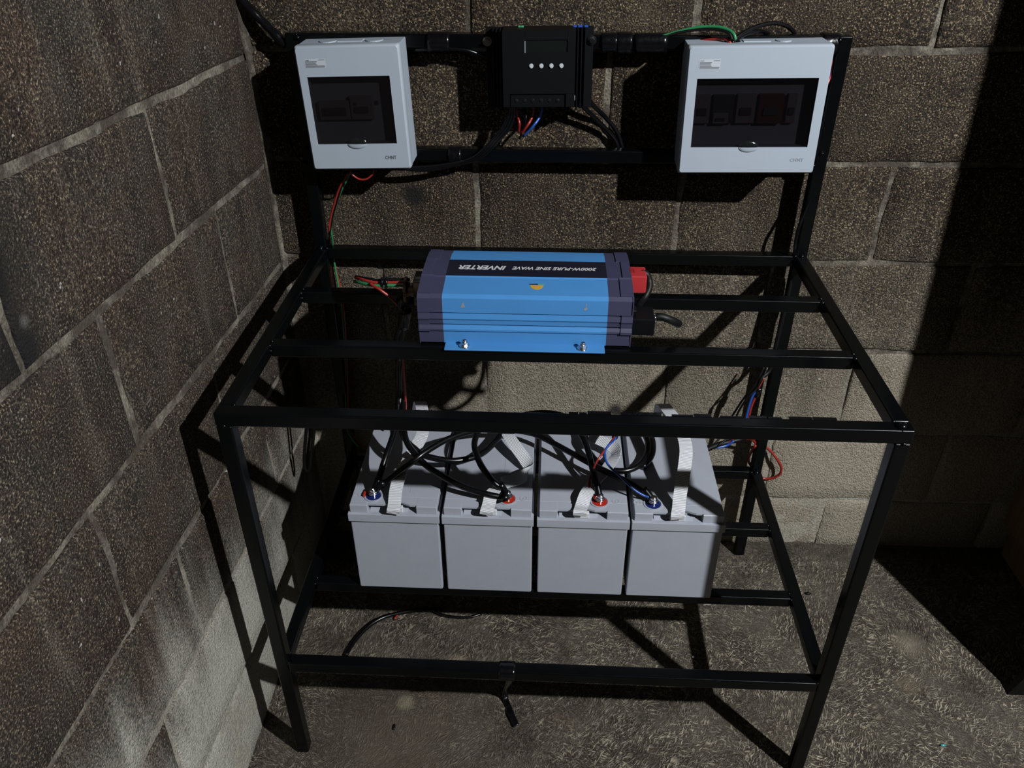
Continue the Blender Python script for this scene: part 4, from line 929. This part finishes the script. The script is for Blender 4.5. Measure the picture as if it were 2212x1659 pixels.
# ---------------------------------------------------------------- wall-mounted boxes
def enclosure(label, x, y, z, w, h, d, rot, win, tab, lab, logo, mods, tops, hole):
    t = thing('breaker_box', label, 'box', (x, y, z), rot)
    c = .021
    bm = bmesh.new(); add_box(bm, -w/2+.0015, w/2-.0015, c+.0012, d, -h/2+.0015, h/2-.0015, .0015, 2); add_box(bm, -w/2+.004, w/2-.004, c+.0006, c+.003, -h/2+.004, h/2-.004)
    obj('back_shell', bm, MAT['boxw'], t, smooth=40)
    x0, x1, z0, z1 = win
    # front cover: a frame round the window with a rounded, raised face
    bm = bmesh.new()
    def rect(a, b, e, f, yy, r=0., n=4):
        if r <= 0: return [(a, yy, e), (b, yy, e), (b, yy, f), (a, yy, f)]
        out = []
        for (px, pz, s) in ((a+r, e+r, PI), (b-r, e+r, 1.5*PI), (b-r, f-r, 0), (a+r, f-r, .5*PI)):
            for k in range(n+1): out.append((px+r*math.cos(s+.5*PI*k/n), yy, pz+r*math.sin(s+.5*PI*k/n)))
        return out
    loops = [rect(-w/2+.001, w/2-.001, -h/2+.001, h/2-.001, c, .004), rect(-w/2, w/2, -h/2, h/2, c-.003, .0045), rect(-w/2, w/2, -h/2, h/2, .006, .0045),
             rect(-w/2+.0008, w/2-.0008, -h/2+.0008, h/2-.0008, .0028, .0045), rect(-w/2+.0032, w/2-.0032, -h/2+.0032, h/2-.0032, .0, .004)]
    inner = [rect(x0, x1, z0, z1, .0, .0008), rect(x0, x1, z0, z1, .0205, .0008)]
    V = [[bm.verts.new(p) for p in L] for L in loops+inner]
    for A, B in zip(V, V[1:]):
        n = len(A)
        for i in range(n): bm.faces.new((A[i], A[(i+1) % n], B[(i+1) % n], B[i]))
    bmesh.ops.recalc_face_normals(bm, faces=bm.faces[:])
    obj('front_cover', bm, MAT['boxw'], t, smooth=30)
    bm = bmesh.new(); add_box(bm, x0+.0003, x1-.0003, .0022, .0042, z0+.0003, z1-.0003); o = obj('window_pane', bm, MAT['pane'], t); o['label'] = 'smoked dark window pane'
    # finger tab: white half dish below, dark bulge of the pane above
    def dish(cx, cz, a, b, s, dep, mat, nm, yy):
        bm = bmesh.new(); rows = []
        for j in range(5):
            f = math.cos(j/4*PI/2); g = math.sin(j/4*PI/2)
            rows.append([bm.verts.new((cx+a*f*math.cos(PI*k/14), yy-dep*g, cz+s*b*f*math.sin(PI*k/14))) for k in range(15)])
        for A, B in zip(rows, rows[1:]):
            for k in range(14): bm.faces.new((A[k], A[k+1], B[k+1], B[k]))
        bmesh.ops.recalc_face_normals(bm, faces=bm.faces[:])
        return obj(nm, bm, MAT[mat], t, smooth=True)
    dish(tab[0], z0+.0004, .0175, .0088, -1, .0030, 'boxw', 'finger_tab', -.0002)
    dish(tab[0], z0+.0006, .0175, .0105, 1, .0030, 'lcd', 'tab_bulge', .002)
    # small printed rating label
    a, b, e, f = lab
    bm = bmesh.new(); add_box(bm, a, b, -.00025, .0003, e, f); L = obj('rating_label', bm, MAT['paper'], t)
    rnd = random.Random(5)
    bm = bmesh.new(); H = f-e
    for k in range(6):
        zz = f-H*(.30+.12*k); add_box(bm, a+.001, a+(b-a)*rnd.choice((.97, .78, .55, .95, .60)), -.0004, -.0002, zz-.0005, zz+.0005)
    add_box(bm, a+(b-a)*.68, b-.001, -.0004, -.0002, f-H*.15, f-H*.10)
    obj('fine_print', bm, MAT['grey_ink'], L)
    face = Matrix(((1, 0, 0, 0), (0, 0, -1, 0), (0, 1, 0, 0), (0, 0, 0, 1)))
    bm = text_bm('CHNT', .0068, .0018, .00025, Matrix.Translation((a+.0048, -.0002, f-.0022)) @ face, bold=.01); obj('lettering', bm, MAT['grey_ink'], L)
    bm = text_bm('CHNT', logo[2], logo[3], .0003, Matrix.Translation((logo[0], -.0001, logo[1])) @ face, bold=.012, spacing=1.05); obj('logo_lettering', bm, MAT['grey_ink'] if logo[4] else MAT['faint'], t)
    for (m0, m1, n0, n1, dp, mt) in mods:
        bm = bmesh.new(); add_box(bm, m0, m1, c+.001-dp, c+.002, n0, n1, .0008)
        o = obj('breaker', bm, MAT[mt], t)
        if mt != 'moddark' and m1-m0 > .012:
            bm = bmesh.new(); add_box(bm, (m0+m1)/2-(m1-m0)*.3, (m0+m1)/2+(m1-m0)*.3, c-dp-.002, c+.002-dp, n0+(n1-n0)*.30, n0+(n1-n0)*.55, .0006); obj('switch', bm, MAT['moddark'], o)
    for kind, fx, fw in tops:
        X_ = -w/2+fx*w
        bm = bmesh.new()
        if kind == 'disc': add_cyl(bm, (X_, d*.62, h/2-.0010), (0, 0, 1), fw*w/2, .0022, 20, bev=.0005)
        else: add_box(bm, X_-fw*w/2, X_+fw*w/2, d*.50, d*.78, h/2-.003, h/2-.0002, .0005)
        obj('knockout', bm, MAT['boxw'], t)
    if hole:
        bm = bmesh.new(); add_cyl(bm, (-w/2+hole*w, d*.62, h/2-.0014), (0, 0, 1), .013, .0012, 18); obj('cable_entry', bm, MAT['dull'], t)['label'] = 'dark cable entry hole'
    return t
g = [(-.066, -.012, -.020, .012, .008, 'mod'), (-.061, -.018, -.013, .001, .0095, 'moddark'), (-.010, .030, -.020, .020, .008, 'mod'), (-.004, .002, .004, .009, .009, 'moddark'), (.033, .039, .004, .010, .003, 'moddark')]
enclosure('narrow white plastic breaker box at upper left, two modules behind dark window', .4064, -.1168, 1.0949, .1781, .2099, .0732, (.0053, -.0301, -.0253),
          (-.0736, .0682, -.0588, .0556), (-.0030, 0), (-.0731, -.0378, .0701, .0845), (.0545, -.083, .0200, .0062, True), g,
          (('disc', .27, .17), ('bar', .49, .24), ('disc', .72, .17)), None)
g = [(-.096, -.070, -.022, .025, .008, 'mod'), (-.066, -.030, -.022, .025, .008, 'moddark'), (-.064, -.038, -.022, -.004, .010, 'mod'), (-.026, .006, -.022, .026, .008, 'mod'), (.010, .052, -.022, .026, .010, 'modred'), (.058, .074, -.022, .026, .008, 'mod')]
enclosure('wide white plastic breaker box at upper right, red module behind dark window', 1.0851, -.1234, 1.0977, .2340, .2112, .0782, (-.0111, -.02, -.0292),
          (-.0981, .0992, -.0592, .0546), (.0, 0), (-.0973, -.0630, .0690, .0848), (.0850, -.081, .0225, .0056, False), g,
          (('bar', .50, .19), ('disc', .69, .11)), .335)

# ---------------------------------------------------------------- solar charge controller
cc = thing('charge_controller', 'black solar charge controller with four pale buttons on the top rail', 'controller', (.7231, -.0945, 1.1581), (-.0074, -.0139, -.0069))
w, h, d = .1226, .124, .05
bm = bmesh.new(); add_box(bm, -.0915, .0925, d-.005, d-.0005, -.073, .0605, .0008); bp = obj('mounting_plate', bm, MAT['ctrl'], cc)
for s in (-1, 1):
    for k in range(3):
        bm = bmesh.new(); x = s*(w/2+.004+k*.0065); add_box(bm, x-.0012, x+.0012, .012+k*.009, d-.004, -.070, .060, .0005); obj('cooling_fin', bm, MAT['ctrl'], bp)
bm = bmesh.new(); add_box(bm, -w/2, w/2, 0, .0030, -h/2+.022, .0275, .0006); add_box(bm, -w/2, -.0225, 0, .003, .0265, h/2, .0006); add_box(bm, .0475, w/2, 0, .003, .0265, h/2, .0006)
add_box(bm, -.023, .048, 0, .003, .0465, h/2, .0006); add_box(bm, -w/2, w/2, .0025, d-.004, -h/2+.020, h/2, .0015)
add_box(bm, -w/2, -.050, 0, d-.004, -h/2, -h/2+.0225, .0008); add_box(bm, .046, w/2, 0, d-.004, -h/2, -h/2+.0225, .0008)
obj('housing', bm, MAT['ctrl'], cc)
bm = bmesh.new(); add_box(bm, -.0222, .0471, .0020, .0028, .0267, .0457); obj('screen', bm, MAT['lcd'], cc)['label'] = 'dark display screen'
bm = bmesh.new(); add_box(bm, -.0236, -.0222, -.0006, .001, .0270, .0452); obj('screen_edge', bm, MAT['faint'], cc)
for x in (-.0126, .0043, .0212, .0380):
    bm = bmesh.new(); add_cyl(bm, (x, -.0008, .0063), (0, 1, 0), .0037, .0040, 18, bev=.0008); obj('button', bm, MAT['button'], cc, smooth=35)['label'] = 'round pale button'
bm = bmesh.new(); add_box(bm, -.0495, .0455, .003, .030, -h/2-.001, -h/2+.0200, .001); tb = obj('terminal_block', bm, MAT['ctrl'], cc)
for x in (-.0381, -.0238, -.0102, .0042, .0185, .0329):
    bm = bmesh.new(); add_cyl(bm, (x, .0024, -.0512), (0, 1, 0), .0030, .0016, 14, bev=.0006); add_box(bm, x-.0022, x+.0022, .0012, .0018, -.0515, -.0509); obj('terminal_screw', bm, MAT['steel'], tb, smooth=35)
bm = bmesh.new(); add_cyl(bm, (w/2+.0005, .020, -.0500), (1, 0, 0), .0068, .0016, 18); obj('side_stud', bm, MAT['faint'], cc)
for x, mt in ((-.0893, 'dsteel'), (.0895, 'steel')):
    bm = bmesh.new(); add_cyl(bm, (x, d-.0065, .0382), (0, 1, 0), .0080, .0030, 22, bev=.0008); add_cyl(bm, (x, d-.0095, .0382), (0, 1, 0), .0048, .0040, 16, bev=.001); obj('bolt', bm, MAT[mt], cc, smooth=35)['label'] = 'round silver bolt head'
for x, wd, mt in ((-.033, .0042, 'gprint'), (-.028, .0042, 'gprint'), (.060, .006, 'bprint'), (.069, .007, 'bprint'), (.079, .006, 'bprint')):
    bm = bmesh.new(); add_box(bm, x-wd/2, x+wd/2, .0300, .0345, h/2-.001, h/2+.0022, .0003); obj('top_mark', bm, MAT[mt], cc)
